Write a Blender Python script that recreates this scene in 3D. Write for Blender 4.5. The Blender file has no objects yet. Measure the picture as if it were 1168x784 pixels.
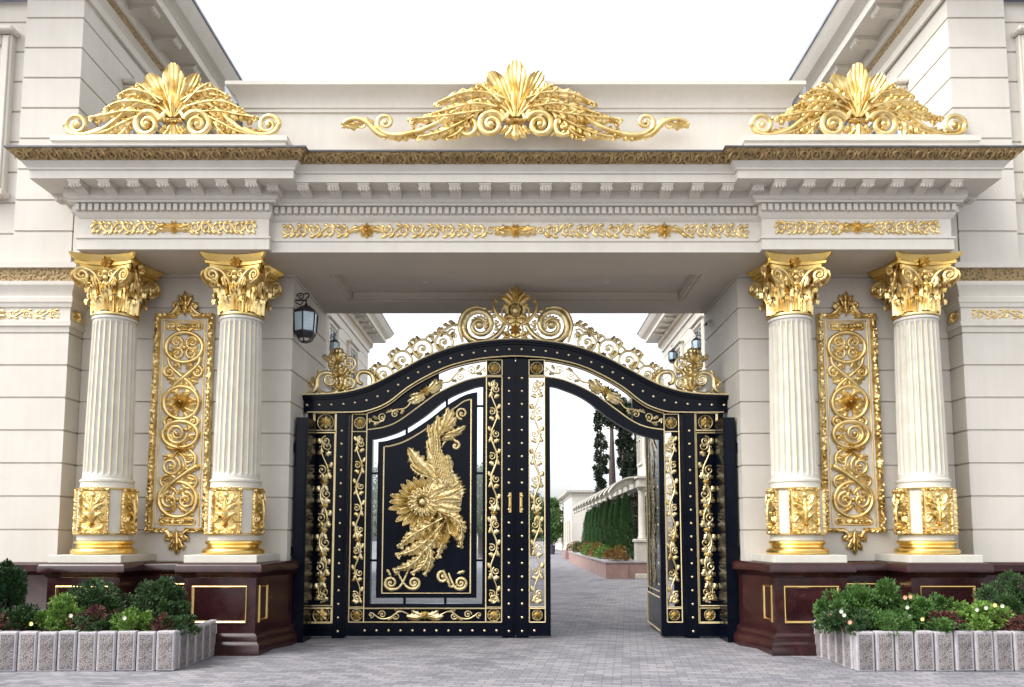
import bpy, bmesh, math, random
from math import sin, cos, pi, radians as R, sqrt
from mathutils import Vector
rnd = random.Random(7)
sc = bpy.context.scene
COL = sc.collection
# ------------------------------------------------------------------ camera model (used to turn measured photo points into world points)
FOC = 900.0; TILT = math.atan(.0928); CAMY = -12.74; EYE = 1.6
def P(u, v, Y=0.0):
    x = u - 588; y = 528.5 - v; c, s = cos(TILT), sin(TILT)
    dy = FOC*c - y*s; dz = FOC*s + y*c; k = (Y - CAMY)/dy
    return (x*k, EYE + dz*k)
# ------------------------------------------------------------------ materials
MATS = {}
def nodes(name):
    m = bpy.data.materials.new(name); m.use_nodes = True
    nt = m.node_tree; b = nt.nodes['Principled BSDF']; MATS[name] = m
    return m, nt, b
def N(nt, t, **kw):
    n = nt.nodes.new(t)
    for k, v in kw.items():
        if k in n.inputs: n.inputs[k].default_value = v
        else: setattr(n, k, v)
    return n
def ramp(nt, fac, stops):
    r = nt.nodes.new('ShaderNodeValToRGB'); e = r.color_ramp.elements
    while len(e) < len(stops): e.new(.5)
    for i, (p, c) in enumerate(stops):
        e[i].position = p; e[i].color = (*c, 1) if len(c) == 3 else c
    nt.links.new(fac, r.inputs[0]); return r
def coord(nt): return nt.nodes.new('ShaderNodeTexCoord').outputs['Object']
def gen(name, c1, c2, scale=3, rough=.6, bump=.1, bscale=60, metal=0, spec=.5, dist=.01, geo=False, rr=None, detail=6):
    m, nt, b = nodes(name)
    if geo: co = nt.nodes.new('ShaderNodeNewGeometry').outputs['Position']
    else: co = coord(nt)
    n = N(nt, 'ShaderNodeTexNoise', Scale=scale, Detail=detail); nt.links.new(co, n.inputs['Vector'])
    r = ramp(nt, n.outputs['Fac'], [(.3, c1), (.7, c2)])
    nt.links.new(r.outputs[0], b.inputs['Base Color'])
    b.inputs['Roughness'].default_value = rough; b.inputs['Metallic'].default_value = metal
    b.inputs['Specular IOR Level'].default_value = spec
    if rr:
        mr = N(nt, 'ShaderNodeMapRange'); mr.inputs['To Min'].default_value = rr[0]; mr.inputs['To Max'].default_value = rr[1]
        nt.links.new(n.outputs['Fac'], mr.inputs['Value']); nt.links.new(mr.outputs[0], b.inputs['Roughness'])
    if bump:
        n2 = N(nt, 'ShaderNodeTexNoise', Scale=bscale, Detail=4); nt.links.new(co, n2.inputs['Vector'])
        bp = N(nt, 'ShaderNodeBump', Strength=bump, Distance=dist)
        nt.links.new(n2.outputs['Fac'], bp.inputs['Height']); nt.links.new(bp.outputs[0], b.inputs['Normal'])
    return m
def stucco(name, a, bcol, streak):
    # painted render: faint blotches, faint vertical rain streaks, fine sand grain
    m, nt, b = nodes(name); co = nt.nodes.new('ShaderNodeNewGeometry').outputs['Position']
    n = N(nt, 'ShaderNodeTexNoise', Scale=1.3, Detail=8, Roughness=.6); nt.links.new(co, n.inputs['Vector'])
    r = ramp(nt, n.outputs['Fac'], [(.3, a), (.7, bcol)])
    mp = N(nt, 'ShaderNodeMapping'); mp.inputs['Scale'].default_value = (5, 5, .25); nt.links.new(co, mp.inputs['Vector'])
    n3 = N(nt, 'ShaderNodeTexNoise', Scale=2.2, Detail=6, Roughness=.65); nt.links.new(mp.outputs[0], n3.inputs['Vector'])
    r3 = ramp(nt, n3.outputs['Fac'], [(.35, streak), (.6, (1, 1, 1))])
    mx = N(nt, 'ShaderNodeMix', data_type='RGBA', blend_type='MULTIPLY'); mx.inputs[0].default_value = .28
    nt.links.new(r.outputs[0], mx.inputs[6]); nt.links.new(r3.outputs[0], mx.inputs[7]); nt.links.new(mx.outputs[2], b.inputs['Base Color'])
    b.inputs['Roughness'].default_value = .62
    n2 = N(nt, 'ShaderNodeTexNoise', Scale=120, Detail=3); nt.links.new(co, n2.inputs['Vector'])
    n4 = N(nt, 'ShaderNodeTexNoise', Scale=4, Detail=2); nt.links.new(co, n4.inputs['Vector'])
    ad = N(nt, 'ShaderNodeMath', operation='ADD'); nt.links.new(n2.outputs['Fac'], ad.inputs[0]); nt.links.new(n4.outputs['Fac'], ad.inputs[1])
    bp = N(nt, 'ShaderNodeBump', Strength=.22, Distance=.008); nt.links.new(ad.outputs[0], bp.inputs['Height']); nt.links.new(bp.outputs[0], b.inputs['Normal'])
    return m
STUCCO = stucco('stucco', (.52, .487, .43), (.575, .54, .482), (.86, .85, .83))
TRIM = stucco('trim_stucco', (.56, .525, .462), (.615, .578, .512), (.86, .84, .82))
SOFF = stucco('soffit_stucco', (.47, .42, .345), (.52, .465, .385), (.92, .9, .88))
WHITE = gen('white_paint', (.47, .445, .385), (.55, .525, .46), 5, .45, .1, 90)
GROOVE = gen('joint_shadow_gap', (.25, .22, .2), (.3, .27, .25), 4, .8, .1)
GOLD = gen('gilding', (.52, .34, .10), (.92, .73, .36), 5, .3, .35, 60, metal=1, rr=(.22, .42), dist=.008)
GOLDS = gen('gilding_smooth', (.74, .50, .13), (.88, .64, .24), 5, .26, .08, 40, metal=1, dist=.004)
GOLDP = gen('gate_gilding', (.48, .36, .15), (.86, .74, .45), 7, .3, .25, 90, metal=1, rr=(.22, .40), dist=.004)
GOLDL = gen('gold_line_paint', (.78, .62, .32), (.86, .72, .42), 10, .4, .1, 60, metal=.6)
def band_mat():
    m, nt, b = nodes('tarnished_gilt_band'); co = coord(nt)
    v = N(nt, 'ShaderNodeTexVoronoi', Scale=22); nt.links.new(co, v.inputs['Vector'])
    w = N(nt, 'ShaderNodeTexNoise', Scale=48, Detail=4, Distortion=1.5); nt.links.new(co, w.inputs['Vector'])
    ad = N(nt, 'ShaderNodeMath', operation='ADD'); nt.links.new(v.outputs['Distance'], ad.inputs[0]); nt.links.new(w.outputs['Fac'], ad.inputs[1])
    r = ramp(nt, ad.outputs[0], [(.55, (.13, .09, .045)), (.8, (.24, .17, .085)), (1, (.40, .29, .15))])
    nt.links.new(r.outputs[0], b.inputs['Base Color']); b.inputs['Metallic'].default_value = .7; b.inputs['Roughness'].default_value = .38
    bp = N(nt, 'ShaderNodeBump', Strength=.9, Distance=.03); nt.links.new(ad.outputs[0], bp.inputs['Height']); nt.links.new(bp.outputs[0], b.inputs['Normal'])
    return m
BAND = band_mat()
GOLDOLD = gen('old_gilding', (.30, .20, .09), (.66, .50, .26), 9, .4, .3, 60, metal=.9)
DRIP = gen('dark_flashing', (.05, .05, .055), (.09, .09, .1), 6, .45, .1, metal=.3)
ZINC = gen('zinc_roof', (.25, .27, .3), (.36, .38, .42), 3, .4, .1, metal=.6)
def granite():
    m, nt, b = nodes('red_granite'); co = coord(nt)
    n = N(nt, 'ShaderNodeTexNoise', Scale=2.2, Detail=8, Distortion=1.5); nt.links.new(co, n.inputs['Vector'])
    v = N(nt, 'ShaderNodeTexNoise', Scale=130, Detail=3); nt.links.new(co, v.inputs['Vector'])
    r = ramp(nt, n.outputs['Fac'], [(.3, (.022, .007, .008)), (.55, (.036, .010, .011)), (.75, (.062, .018, .018))])
    r2 = ramp(nt, v.outputs['Fac'], [(.38, (.35, .35, .35)), (.52, (1, 1, 1)), (.68, (1.0, .85, .8))])
    mx = N(nt, 'ShaderNodeMix', data_type='RGBA', blend_type='MULTIPLY'); mx.inputs[0].default_value = .8
    nt.links.new(r.outputs[0], mx.inputs[6]); nt.links.new(r2.outputs[0], mx.inputs[7]); nt.links.new(mx.outputs[2], b.inputs['Base Color'])
    rr = N(nt, 'ShaderNodeMapRange'); rr.inputs['To Min'].default_value = .12; rr.inputs['To Max'].default_value = .34
    nt.links.new(n.outputs['Fac'], rr.inputs['Value']); nt.links.new(rr.outputs[0], b.inputs['Roughness'])
    return m
GRAN = granite()
NAVY = gen('gate_paint', (.0012, .0022, .006), (.0022, .004, .010), 7, .22, .10, 35, spec=.12, rr=(.10, .24), dist=.003)
IRON = gen('black_iron', (.006, .006, .008), (.012, .012, .014), 9, .35, .1, 60)
GOLDR = gen('chased_gilding', (.58, .45, .21), (.80, .68, .40), 14, .3, 1.0, 55, metal=1, rr=(.24, .42), dist=.012)
STUD = gen('stud_metal', (.62, .48, .26), (.85, .72, .48), 20, .28, .05, metal=1)
def glassmat(name, tint, refl):
    m, nt, b = nodes(name); nt.nodes.remove(b); out = nt.nodes['Material Output']
    t = N(nt, 'ShaderNodeBsdfTransparent'); t.inputs[0].default_value = (*tint, 1)
    g = N(nt, 'ShaderNodeBsdfGlossy'); g.inputs['Roughness'].default_value = .03
    mx = N(nt, 'ShaderNodeMixShader'); mx.inputs[0].default_value = refl
    nt.links.new(t.outputs[0], mx.inputs[1]); nt.links.new(g.outputs[0], mx.inputs[2]); nt.links.new(mx.outputs[0], out.inputs[0])
    return m
GLASS = glassmat('clear_glass', (.93, .96, .97), .10)
LGLASS = gen('lantern_glass', (.30, .40, .48), (.45, .55, .62), 6, .12, 0)
PANE = gen('window_glass', (.03, .045, .06), (.10, .14, .18), 1.2, .06, 0)
BRASS = gen('brass_handle', (.75, .5, .18), (.85, .6, .25), 8, .22, .05, metal=1)
def paving():
    m, nt, b = nodes('block_paving'); co = coord(nt)
    mp = N(nt, 'ShaderNodeMapping'); mp.inputs['Rotation'].default_value = (0, 0, R(8)); nt.links.new(co, mp.inputs['Vector'])
    dn = N(nt, 'ShaderNodeTexNoise', Scale=3, Detail=2); nt.links.new(co, dn.inputs['Vector'])
    mixv = N(nt, 'ShaderNodeMix', data_type='RGBA'); mixv.inputs[0].default_value = .012
    nt.links.new(mp.outputs[0], mixv.inputs[6]); nt.links.new(dn.outputs['Color'], mixv.inputs[7])
    br = N(nt, 'ShaderNodeTexBrick', Scale=1.0); br.offset = .5
    br.inputs['Brick Width'].default_value = .21; br.inputs['Row Height'].default_value = .105
    br.inputs['Mortar Size'].default_value = .006; br.inputs['Mortar Smooth'].default_value = .3; br.inputs['Bias'].default_value = -.1
    br.inputs['Color1'].default_value = (.165, .165, .19, 1); br.inputs['Color2'].default_value = (.29, .28, .30, 1); br.inputs['Mortar'].default_value = (.085, .085, .09, 1)
    nt.links.new(mixv.outputs[2], br.inputs['Vector'])
    n = N(nt, 'ShaderNodeTexNoise', Scale=.8, Detail=10, Roughness=.7, Distortion=.6); nt.links.new(co, n.inputs['Vector'])
    r = ramp(nt, n.outputs['Fac'], [(.34, (.58, .58, .60)), (.48, (.95, .94, .94)), (.7, (1.14, 1.12, 1.08))])
    g = N(nt, 'ShaderNodeTexNoise', Scale=45, Detail=5); nt.links.new(co, g.inputs['Vector'])
    rg = ramp(nt, g.outputs['Fac'], [(.3, (.7, .7, .7)), (.7, (1.15, 1.15, 1.15))])
    mx = N(nt, 'ShaderNodeMix', data_type='RGBA', blend_type='MULTIPLY'); mx.inputs[0].default_value = 1
    nt.links.new(br.outputs['Color'], mx.inputs[6]); nt.links.new(r.outputs[0], mx.inputs[7])
    mx2 = N(nt, 'ShaderNodeMix', data_type='RGBA', blend_type='MULTIPLY'); mx2.inputs[0].default_value = .8
    nt.links.new(mx.outputs[2], mx2.inputs[6]); nt.links.new(rg.outputs[0], mx2.inputs[7]); nt.links.new(mx2.outputs[2], b.inputs['Base Color'])
    b.inputs['Roughness'].default_value = .78
    bw = N(nt, 'ShaderNodeRGBToBW'); nt.links.new(mx2.outputs[2], bw.inputs[0])
    bp = N(nt, 'ShaderNodeBump', Strength=.6, Distance=.02); nt.links.new(bw.outputs[0], bp.inputs['Height']); nt.links.new(bp.outputs[0], b.inputs['Normal'])
    return m
PAVE = paving()
def aggregate():
    m, nt, b = nodes('exposed_aggregate'); co = coord(nt)
    v = N(nt, 'ShaderNodeTexVoronoi', Scale=85); nt.links.new(co, v.inputs['Vector'])
    sep = N(nt, 'ShaderNodeSeparateColor'); nt.links.new(v.outputs['Color'], sep.inputs[0])
    r = ramp(nt, sep.outputs[0], [(.1, (.10, .085, .09)), (.4, (.22, .20, .205)), (.7, (.33, .31, .31)), (.95, (.19, .15, .15))])
    oi = nt.nodes.new('ShaderNodeObjectInfo'); r5 = ramp(nt, oi.outputs['Random'], [(0, (.78, .76, .78)), (1, (1.15, 1.12, 1.1))])
    n6 = N(nt, 'ShaderNodeTexNoise', Scale=5, Detail=5); nt.links.new(co, n6.inputs['Vector']); r6 = ramp(nt, n6.outputs['Fac'], [(.35, (.65, .66, .6)), (.6, (1, 1, 1))])
    m1 = N(nt, 'ShaderNodeMix', data_type='RGBA', blend_type='MULTIPLY'); m1.inputs[0].default_value = 1; nt.links.new(r.outputs[0], m1.inputs[6]); nt.links.new(r5.outputs[0], m1.inputs[7])
    m2 = N(nt, 'ShaderNodeMix', data_type='RGBA', blend_type='MULTIPLY'); m2.inputs[0].default_value = .8; nt.links.new(m1.outputs[2], m2.inputs[6]); nt.links.new(r6.outputs[0], m2.inputs[7])
    nt.links.new(m2.outputs[2], b.inputs['Base Color']); b.inputs['Roughness'].default_value = .85
    bp = N(nt, 'ShaderNodeBump', Strength=.7, Distance=.008, invert=True); nt.links.new(v.outputs['Distance'], bp.inputs['Height']); nt.links.new(bp.outputs[0], b.inputs['Normal'])
    return m
AGG = aggregate()
CONC = gen('concrete_edge', (.27, .255, .27), (.36, .34, .35), 14, .8, .3, 120)
PINK = gen('pink_granite_slabs', (.24, .15, .13), (.34, .22, .19), 3, .6, .2, 60)
SOIL = gen('soil', (.03, .02, .014), (.06, .04, .03), 12, .95, .6, 40, dist=.03)
def leafmat(name, c1, c2, tr=.25):
    m, nt, b = nodes(name); co = nt.nodes.new('ShaderNodeNewGeometry')
    n = N(nt, 'ShaderNodeTexNoise', Scale=11, Detail=5); nt.links.new(co.outputs['Position'], n.inputs['Vector'])
    r = ramp(nt, n.outputs['Fac'], [(.32, c1), (.68, c2)]); nt.links.new(r.outputs[0], b.inputs['Base Color'])
    b.inputs['Roughness'].default_value = .5; b.inputs['Specular IOR Level'].default_value = .35
    return m
LF = {'dark': leafmat('dark_leaves', (.016, .040, .014), (.045, .095, .025)),
      'mid': leafmat('green_leaves', (.03, .075, .016), (.075, .16, .03)),
      'light': leafmat('light_leaves', (.07, .14, .02), (.15, .26, .045)),
      'red': leafmat('red_leaves', (.035, .03, .014), (.14, .03, .035)),
      'conifer': leafmat('conifer_leaves', (.010, .032, .012), (.03, .075, .02)),
      'thuja': leafmat('thuja_leaves', (.02, .06, .016), (.05, .115, .03)),
      'cypress': leafmat('cypress_leaves', (.012, .020, .012), (.03, .045, .02)),
      'rust': leafmat('rusty_leaves', (.12, .06, .012), (.25, .15, .03))}
WOOD = gen('bark', (.07, .05, .045), (.13, .095, .08), 8, .85, .6, 30, dist=.02)
PETW = gen('white_petals', (.5, .5, .42), (.62, .6, .5), 5, .5, 0)
PETY = gen('yellow_petals', (.75, .65, .2), (.8, .7, .3), 5, .5, 0)
PETO = gen('orange_petals', (.75, .33, .2), (.8, .4, .25), 5, .5, 0)
ROOFB = gen('pale_blue_metal_roof', (.42, .50, .58), (.52, .60, .68), 2, .35, .1, metal=.3)
BINM = gen('dark_plastic', (.02, .02, .025), (.03, .03, .04), 5, .5, .1)

# ------------------------------------------------------------------ mesh builder
class MB:
    def __init__(s): s.v = []; s.f = []; s.m = []
    def add(s, vs, fs, mi=0):
        o = len(s.v); s.v.extend(vs)
        for f in fs: s.f.append([i+o for i in f]); s.m.append(mi)
    def box(s, x0, x1, y0, y1, z0, z1, mi=0, ch=0):
        if x0 > x1: x0, x1 = x1, x0
        if y0 > y1: y0, y1 = y1, y0
        if ch <= 0:
            vs = [(x, y, z) for z in (z0, z1) for y in (y0, y1) for x in (x0, x1)]
            s.add(vs, [(0, 2, 3, 1), (4, 5, 7, 6), (0, 1, 5, 4), (2, 6, 7, 3), (0, 4, 6, 2), (1, 3, 7, 5)], mi)
        else:
            c = ch; rings = []
            for z, k in ((z0, c), (z0+c, 0), (z1-c, 0), (z1, c)):
                a, b_, d, e = x0+k, x1-k, y0+k, y1-k
                rings.append([(a+c-k, d, z), (b_-c+k, d, z), (b_, d+c-k, z), (b_, e-c+k, z), (b_-c+k, e, z), (a+c-k, e, z), (a, e-c+k, z), (a, d+c-k, z)])
            vs = [p for r in rings for p in r]; fs = []
            for i in range(3):
                for j in range(8): fs.append((i*8+j, i*8+(j+1) % 8, i*8+8+(j+1) % 8, i*8+8+j))
            fs.append(tuple(range(7, -1, -1))); fs.append(tuple(range(24, 32)))
            s.add(vs, fs, mi)
    def lathe(s, prof, cx=0, cy=0, n=32, mi=0, caps=True, a0=0):
        vs = [(cx+r*cos(a0+2*pi*j/n), cy+r*sin(a0+2*pi*j/n), z) for r, z in prof for j in range(n)]
        fs = [(i*n+j, i*n+(j+1) % n, (i+1)*n+(j+1) % n, (i+1)*n+j) for i in range(len(prof)-1) for j in range(n)]
        if caps: fs.append(tuple(range(n-1, -1, -1))); fs.append(tuple(range((len(prof)-1)*n, len(prof)*n)))
        s.add(vs, fs, mi)
    def extrude_xz(s, pts, y0, y1, mi=0):
        n = len(pts); vs = [(x, y0, z) for x, z in pts]+[(x, y1, z) for x, z in pts]
        fs = [tuple(range(n)), tuple(range(2*n-1, n-1, -1))]+[(i, (i+1) % n, n+(i+1) % n, n+i) for i in range(n)]
        s.add(vs, fs, mi)
    def band(s, A, B, y0, y1, mi=0):
        n = len(A); vs = []
        for a, b_ in zip(A, B): vs += [(a[0], y0, a[1]), (b_[0], y0, b_[1]), (b_[0], y1, b_[1]), (a[0], y1, a[1])]
        fs = []
        for i in range(n-1):
            for j in range(4): fs.append((i*4+j, i*4+(j+1) % 4, i*4+4+(j+1) % 4, i*4+4+j))
        fs.append((0, 1, 2, 3)); k = (n-1)*4; fs.append((k+3, k+2, k+1, k)); s.add(vs, fs, mi)
    def tube(s, pts, rad, n=6, ref=(0, -1, 0), flat=1.0, mi=0):
        pts = [Vector(p) for p in pts]; ref = Vector(ref); m = len(pts); vs = []
        for i, p in enumerate(pts):
            t = (pts[min(i+1, m-1)]-pts[max(i-1, 0)])
            if t.length < 1e-9: t = Vector((1, 0, 0))
            t.normalize(); nn = t.cross(ref)
            if nn.length < 1e-4: nn = t.cross(Vector((1, 0, .3)))
            nn.normalize(); w = nn.cross(t); r = rad[i] if isinstance(rad, (list, tuple)) else rad
            for j in range(n):
                a = 2*pi*j/n; q = p+nn*(cos(a)*r)+w*(sin(a)*r*flat); vs.append(tuple(q))
        fs = [(i*n+j, i*n+(j+1) % n, (i+1)*n+(j+1) % n, (i+1)*n+j) for i in range(m-1) for j in range(n)]
        fs.append(tuple(range(n-1, -1, -1))); fs.append(tuple(range((m-1)*n, m*n))); s.add(vs, fs, mi)
    def build(s, name, mats, parent=None, loc=(0, 0, 0), smooth=True, ang=35, recalc=True):
        me = bpy.data.meshes.new(name); me.from_pydata(s.v, [], s.f)
        if not isinstance(mats, (list, tuple)): mats = [mats]
        for m in mats: me.materials.append(m)
        me.polygons.foreach_set('material_index', s.m)
        if recalc:
            bm = bmesh.new(); bm.from_mesh(me); bmesh.ops.recalc_face_normals(bm, faces=bm.faces); bm.to_mesh(me); bm.free()
        if smooth:
            me.polygons.foreach_set('use_smooth', [True]*len(me.polygons)); me.set_sharp_from_angle(angle=R(ang))
        me.update(); o = bpy.data.objects.new(name, me); COL.objects.link(o); o.location = loc
        if parent: o.parent = parent
        return o
def thing(name, label, cat, loc=(0, 0, 0), rz=0, group=None, kind=None):
    o = bpy.data.objects.new(name, None); COL.objects.link(o); o.location = loc; o.rotation_euler = (0, 0, rz); o.empty_display_size = .2
    return tag(o, label, cat, group, kind)
def tag(o, label, cat, group=None, kind=None):
    if label: o['label'] = label
    if cat: o['category'] = cat
    if group: o['group'] = group
    if kind: o['kind'] = kind
    return o
def kids(o): return [c for c in bpy.data.objects if c.parent == o]
def copy_tree(o, parent=None):
    c = o.copy(); COL.objects.link(c)
    if parent: c.parent = parent
    for ch in kids(o): copy_tree(ch, c)
    return c
def sweep(mb, path, prof, segm=None, mi=0):
    """profile (offset outward, z) swept along a plan path with mitred corners; outward = right of travel"""
    n = len(path); offs = []
    for i in range(n):
        def nrm(a, b_):
            d = Vector((b_[0]-a[0], b_[1]-a[1])).normalized(); return Vector((d.y, -d.x))
        if i == 0: m = nrm(path[0], path[1])
        elif i == n-1: m = nrm(path[-2], path[-1])
        else:
            a = nrm(path[i-1], path[i]); b_ = nrm(path[i], path[i+1]); m = (a+b_); m = m/(m.length_squared/2) if m.length > 1e-6 else a
        offs.append(m)
    k = len(prof); vs = [(p[0]+o.x*q[0], p[1]+o.y*q[0], q[1]) for p, o in zip(path, offs) for q in prof]
    base = len(mb.v); mb.v.extend(vs)
    for i in range(n-1):
        for j in range(k-1):
            mb.f.append([base+i*k+j, base+(i+1)*k+j, base+(i+1)*k+j+1, base+i*k+j+1]); mb.m.append(segm[j] if segm else mi)
    return offs
def catmull(pts, sub=5, closed=False):
    out = []; n = len(pts); rng = range(n if closed else n-1)
    for i in rng:
        if closed: p0, p1, p2, p3 = pts[(i-1) % n], pts[i], pts[(i+1) % n], pts[(i+2) % n]
        else: p0, p1, p2, p3 = pts[max(i-1, 0)], pts[i], pts[i+1], pts[min(i+2, n-1)]
        for k in range(sub):
            t = k/sub
            out.append(tuple(.5*((2*b_)+(-a+c)*t+(2*a-5*b_+4*c-d)*t*t+(-a+3*b_-3*c+d)*t**3) for a, b_, c, d in zip(p0, p1, p2, p3)))
    out.append(tuple(pts[0] if closed else pts[-1])); return out
def courses(z0, z1, joints, depth=.022, half=.007, extra=.006):
    """wall profile with V/flat rustication joints"""
    p = [(0, z0)]
    for j in joints:
        if z0+.03 < j < z1-.03: p += [(0, j-half-extra), (-depth, j-half), (-depth, j+half), (0, j+half+extra)]
    return p+[(0, z1)]

# ------------------------------------------------------------------ ornament drawing (relief work drawn on a wall-parallel surface)
class Art:
    def __init__(s, mb, fmap, sc_, y0=0.0, axis=None, back=False):
        s.mb = mb; s.map = fmap; s.s = sc_; s.y0 = y0; s.axis = axis; s.back = back; s.md = 1
    def X(s, u, v, w):
        x, z = s.map(u, v); return (x, s.y0-w*s.s, z)
    def _both(s, fn):
        fn(lambda u: u)
        if s.axis is not None: ax = s.axis; fn(lambda u: 2*ax-u)
    def tube(s, pts, r, r2=None, h=0, sub=4, closed=False, n=6, flat=.9, smooth=True):
        c = catmull(pts, sub, closed) if smooth else pts; m = len(c)
        if isinstance(r, (list, tuple)):
            rr = [r[min(int(i/(m-1)*(len(r)-1)), len(r)-2)]*(1-((i/(m-1)*(len(r)-1)) % 1))+r[min(int(i/(m-1)*(len(r)-1))+1, len(r)-1)]*((i/(m-1)*(len(r)-1)) % 1) for i in range(m)]
        else:
            r2 = r if r2 is None else r2; rr = [r+(r2-r)*i/(m-1) for i in range(m)]
        def f(mu): s.mb.tube([s.X(mu(a), b_, h+q*.6) for (a, b_), q in zip(c, rr)], [q*s.s for q in rr], n=n, flat=flat)
        s._both(f)
    def spiral(s, cx, cy, R0, turns=1.6, a0=0, d=1, r=2.0, r2=None, h=0, tail=None, eye=True, ex=1.0):
        r2 = r*.55 if r2 is None else r2; m = int(14*turns)+4; pts = []; rr = []
        for i in range(m):
            t = i/(m-1); a = R(a0)+d*2*pi*turns*t; q = R0*(1-t)**.85+R0*.12; pts.append((cx+q*cos(a)*ex, cy+q*sin(a))); rr.append(r+(r2-r)*t)
        if tail:
            tl = catmull(tail+[pts[0]], 4); rt = [r*.6+(r*.4)*i/len(tl) for i in range(len(tl))]; pts = tl[:-1]+pts; rr = rt[:-1]+rr
        def f(mu): s.mb.tube([s.X(mu(a), b_, h+q*.6+.25*r*(i/len(pts))) for i, ((a, b_), q) in enumerate(zip(pts, rr))], [q*s.s for q in rr], n=6, flat=.9)
        s._both(f)
        if eye: s.knob(cx, cy, R0*.2+r*.35, h=h+r*.5)
    def knob(s, cx, cy, rr, h=0, hh=None, n=8):
        hh = rr if hh is None else hh
        def f(mu):
            vs = []; 
            for i in range(4):
                a = i*pi/2/4*1.0; 
                for j in range(n): vs.append(s.X(mu(cx+rr*cos(a)*cos(2*pi*j/n)), cy+rr*cos(a)*sin(2*pi*j/n), h+hh*sin(a)))
            vs.append(s.X(mu(cx), cy, h+hh))
            fs = [(i*n+j, i*n+(j+1) % n, i*n+n+(j+1) % n, i*n+n+j) for i in range(3) for j in range(n)]+[(3*n+j, 3*n+(j+1) % n, 4*n) for j in range(n)]
            s.mb.add(vs, fs)
        s._both(f) if s.axis is None or abs(cx-s.axis) > .5 else f(lambda u: u)
    def leaf(s, x0, y0, x1, y1, w, bend=0, lobes=3, h=None, h0=0, curl=0, nu=12, nv=8, once=False, amp=.26, pw=1.0, bl=.6):
        h = w*.5 if h is None else h; dx, dy = x1-x0, y1-y0; L = sqrt(dx*dx+dy*dy)+1e-6; tx, ty = dx/L, dy/L; px_, py_ = -ty, tx
        def pt(t, sgn):
            ta = min(t+.10*abs(sgn)*(1-t), 1.0)
            b_ = bend*L*sin(pi*min(ta, 1))*.5
            wid = w*.5*(max(sin(pi*min(t, 1)**pw), 0)**bl if 0 < t < 1 else 0)*(1+amp*cos(2*pi*lobes*t+pi)*abs(sgn))
            if t == 0: wid = w*.16
            u = x0+tx*L*ta+px_*(b_+wid*sgn); v = y0+ty*L*ta+py_*(b_+wid*sgn)
            prof = (1-abs(sgn)**2.2); ridge = .28*cos(sgn*3*pi)*(1-abs(sgn)); vein = -.16*cos(2*pi*lobes*t)*abs(sgn)*prof
            ww = h*(prof*.85+ridge+vein)*(.35+.65*sin(pi*min(max(t, .05), .97))**.5)+curl*t*t*prof
            return (u, v, h0+max(ww, 0) if abs(sgn) < .999 else h0)
        def f(mu):
            vs = []
            for i in range(nu+1):
                for j in range(nv+1):
                    u, v, w_ = pt(i/nu, -1+2*j/nv); vs.append(s.X(mu(u), v, w_))
            k = nv+1; s.mb.add(vs, [(i*k+j, i*k+j+1, (i+1)*k+j+1, (i+1)*k+j) for i in range(nu) for j in range(nv)])
            if s.back or h0 > 0:
                hb = (h0-h*.35) if h0 > 0 else -h*.3; vs = []
                for i in range(nu+1):
                    for j in (0, nv//2, nv):
                        u, v, w_ = pt(i/nu, -1+2*j/nv); vs.append(s.X(mu(u), v, w_ if j in (0, nv) else hb))
                s.mb.add(vs, [(i*3+j, (i+1)*3+j, (i+1)*3+j+1, i*3+j+1) for i in range(nu) for j in range(2)])
        if once: f(lambda u: u)
        else: s._both(f)
    def fan(s, x0, y0, x1, y1, w, h, h0=0, curl=0, once=False, nu=16, nv=14, ribs=5):
        dx, dy = x1-x0, y1-y0; L = sqrt(dx*dx+dy*dy); tx, ty = dx/L, dy/L; px_, py_ = -ty, tx
        def f(mu):
            vs = []
            for back in (0, 1):
                for i in range(nu+1):
                    for j in range(nv+1):
                        g_ = -1+2*j/nv; t = i/nu
                        tip = 1-.17*abs(g_)**2.2-.035*(1-cos(2*pi*ribs*(g_+1)/2))*.5*t**4
                        wd = w*.5*(.16+.84*t**1.25)*(1-.30*max(0, (t-.82)/.18)**2)
                        u = x0+tx*L*t*tip+px_*wd*g_; v = y0+ty*L*t*tip+py_*wd*g_
                        e_ = h*(.35+.65*sin(pi*min(t+.1, .9)))*(.55+.45*cos(2*pi*ribs*(g_+1)/2)*-1)*(1-.4*abs(g_)**3)+h0+curl*t**2.2
                        vs.append(s.X(mu(u), v, e_ if not back else e_-h*.5-2))
            k = nv+1; o = (nu+1)*k; fs = [(i*k+j, i*k+j+1, (i+1)*k+j+1, (i+1)*k+j) for i in range(nu) for j in range(nv)]; fs += [tuple(q+o for q in f_) for f_ in fs]
            bd = [j for j in range(k)]+[i*k+nv for i in range(1, nu+1)]+[nu*k+j for j in range(nv-1, -1, -1)]+[i*k for i in range(nu-1, 0, -1)]
            fs += [(bd[q], bd[(q+1) % len(bd)], bd[(q+1) % len(bd)]+o, bd[q]+o) for q in range(len(bd))]; s.mb.add(vs, fs)
        f(lambda u: u) if once else s._both(f)
    def spray(s, pts, w, n=7, r=3, h0=2, sgn=1, once=False, curl=True):
        c = catmull(pts, 6); m = len(c)-1; ax = s.axis
        if once: s.axis = None
        s.tube(pts, [r*.8, r*1.0, r*.8, r*.5], h=h0+w*.30, sub=5)
        bx0, by0, bx1, by1 = *pts[0], *pts[-1]; mx_, my_ = c[m//2]; Lb = sqrt((bx1-bx0)**2+(by1-by0)**2); bend_ = ((mx_-(bx0+bx1)/2)*-(by1-by0)+(my_-(by0+by1)/2)*(bx1-bx0))/(Lb*Lb)*2
        s.leaf(bx0, by0, bx1, by1, w*1.15, bend_, n-2, h=w*.34, h0=h0, nu=26, nv=10, amp=.22, pw=1.1)
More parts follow.
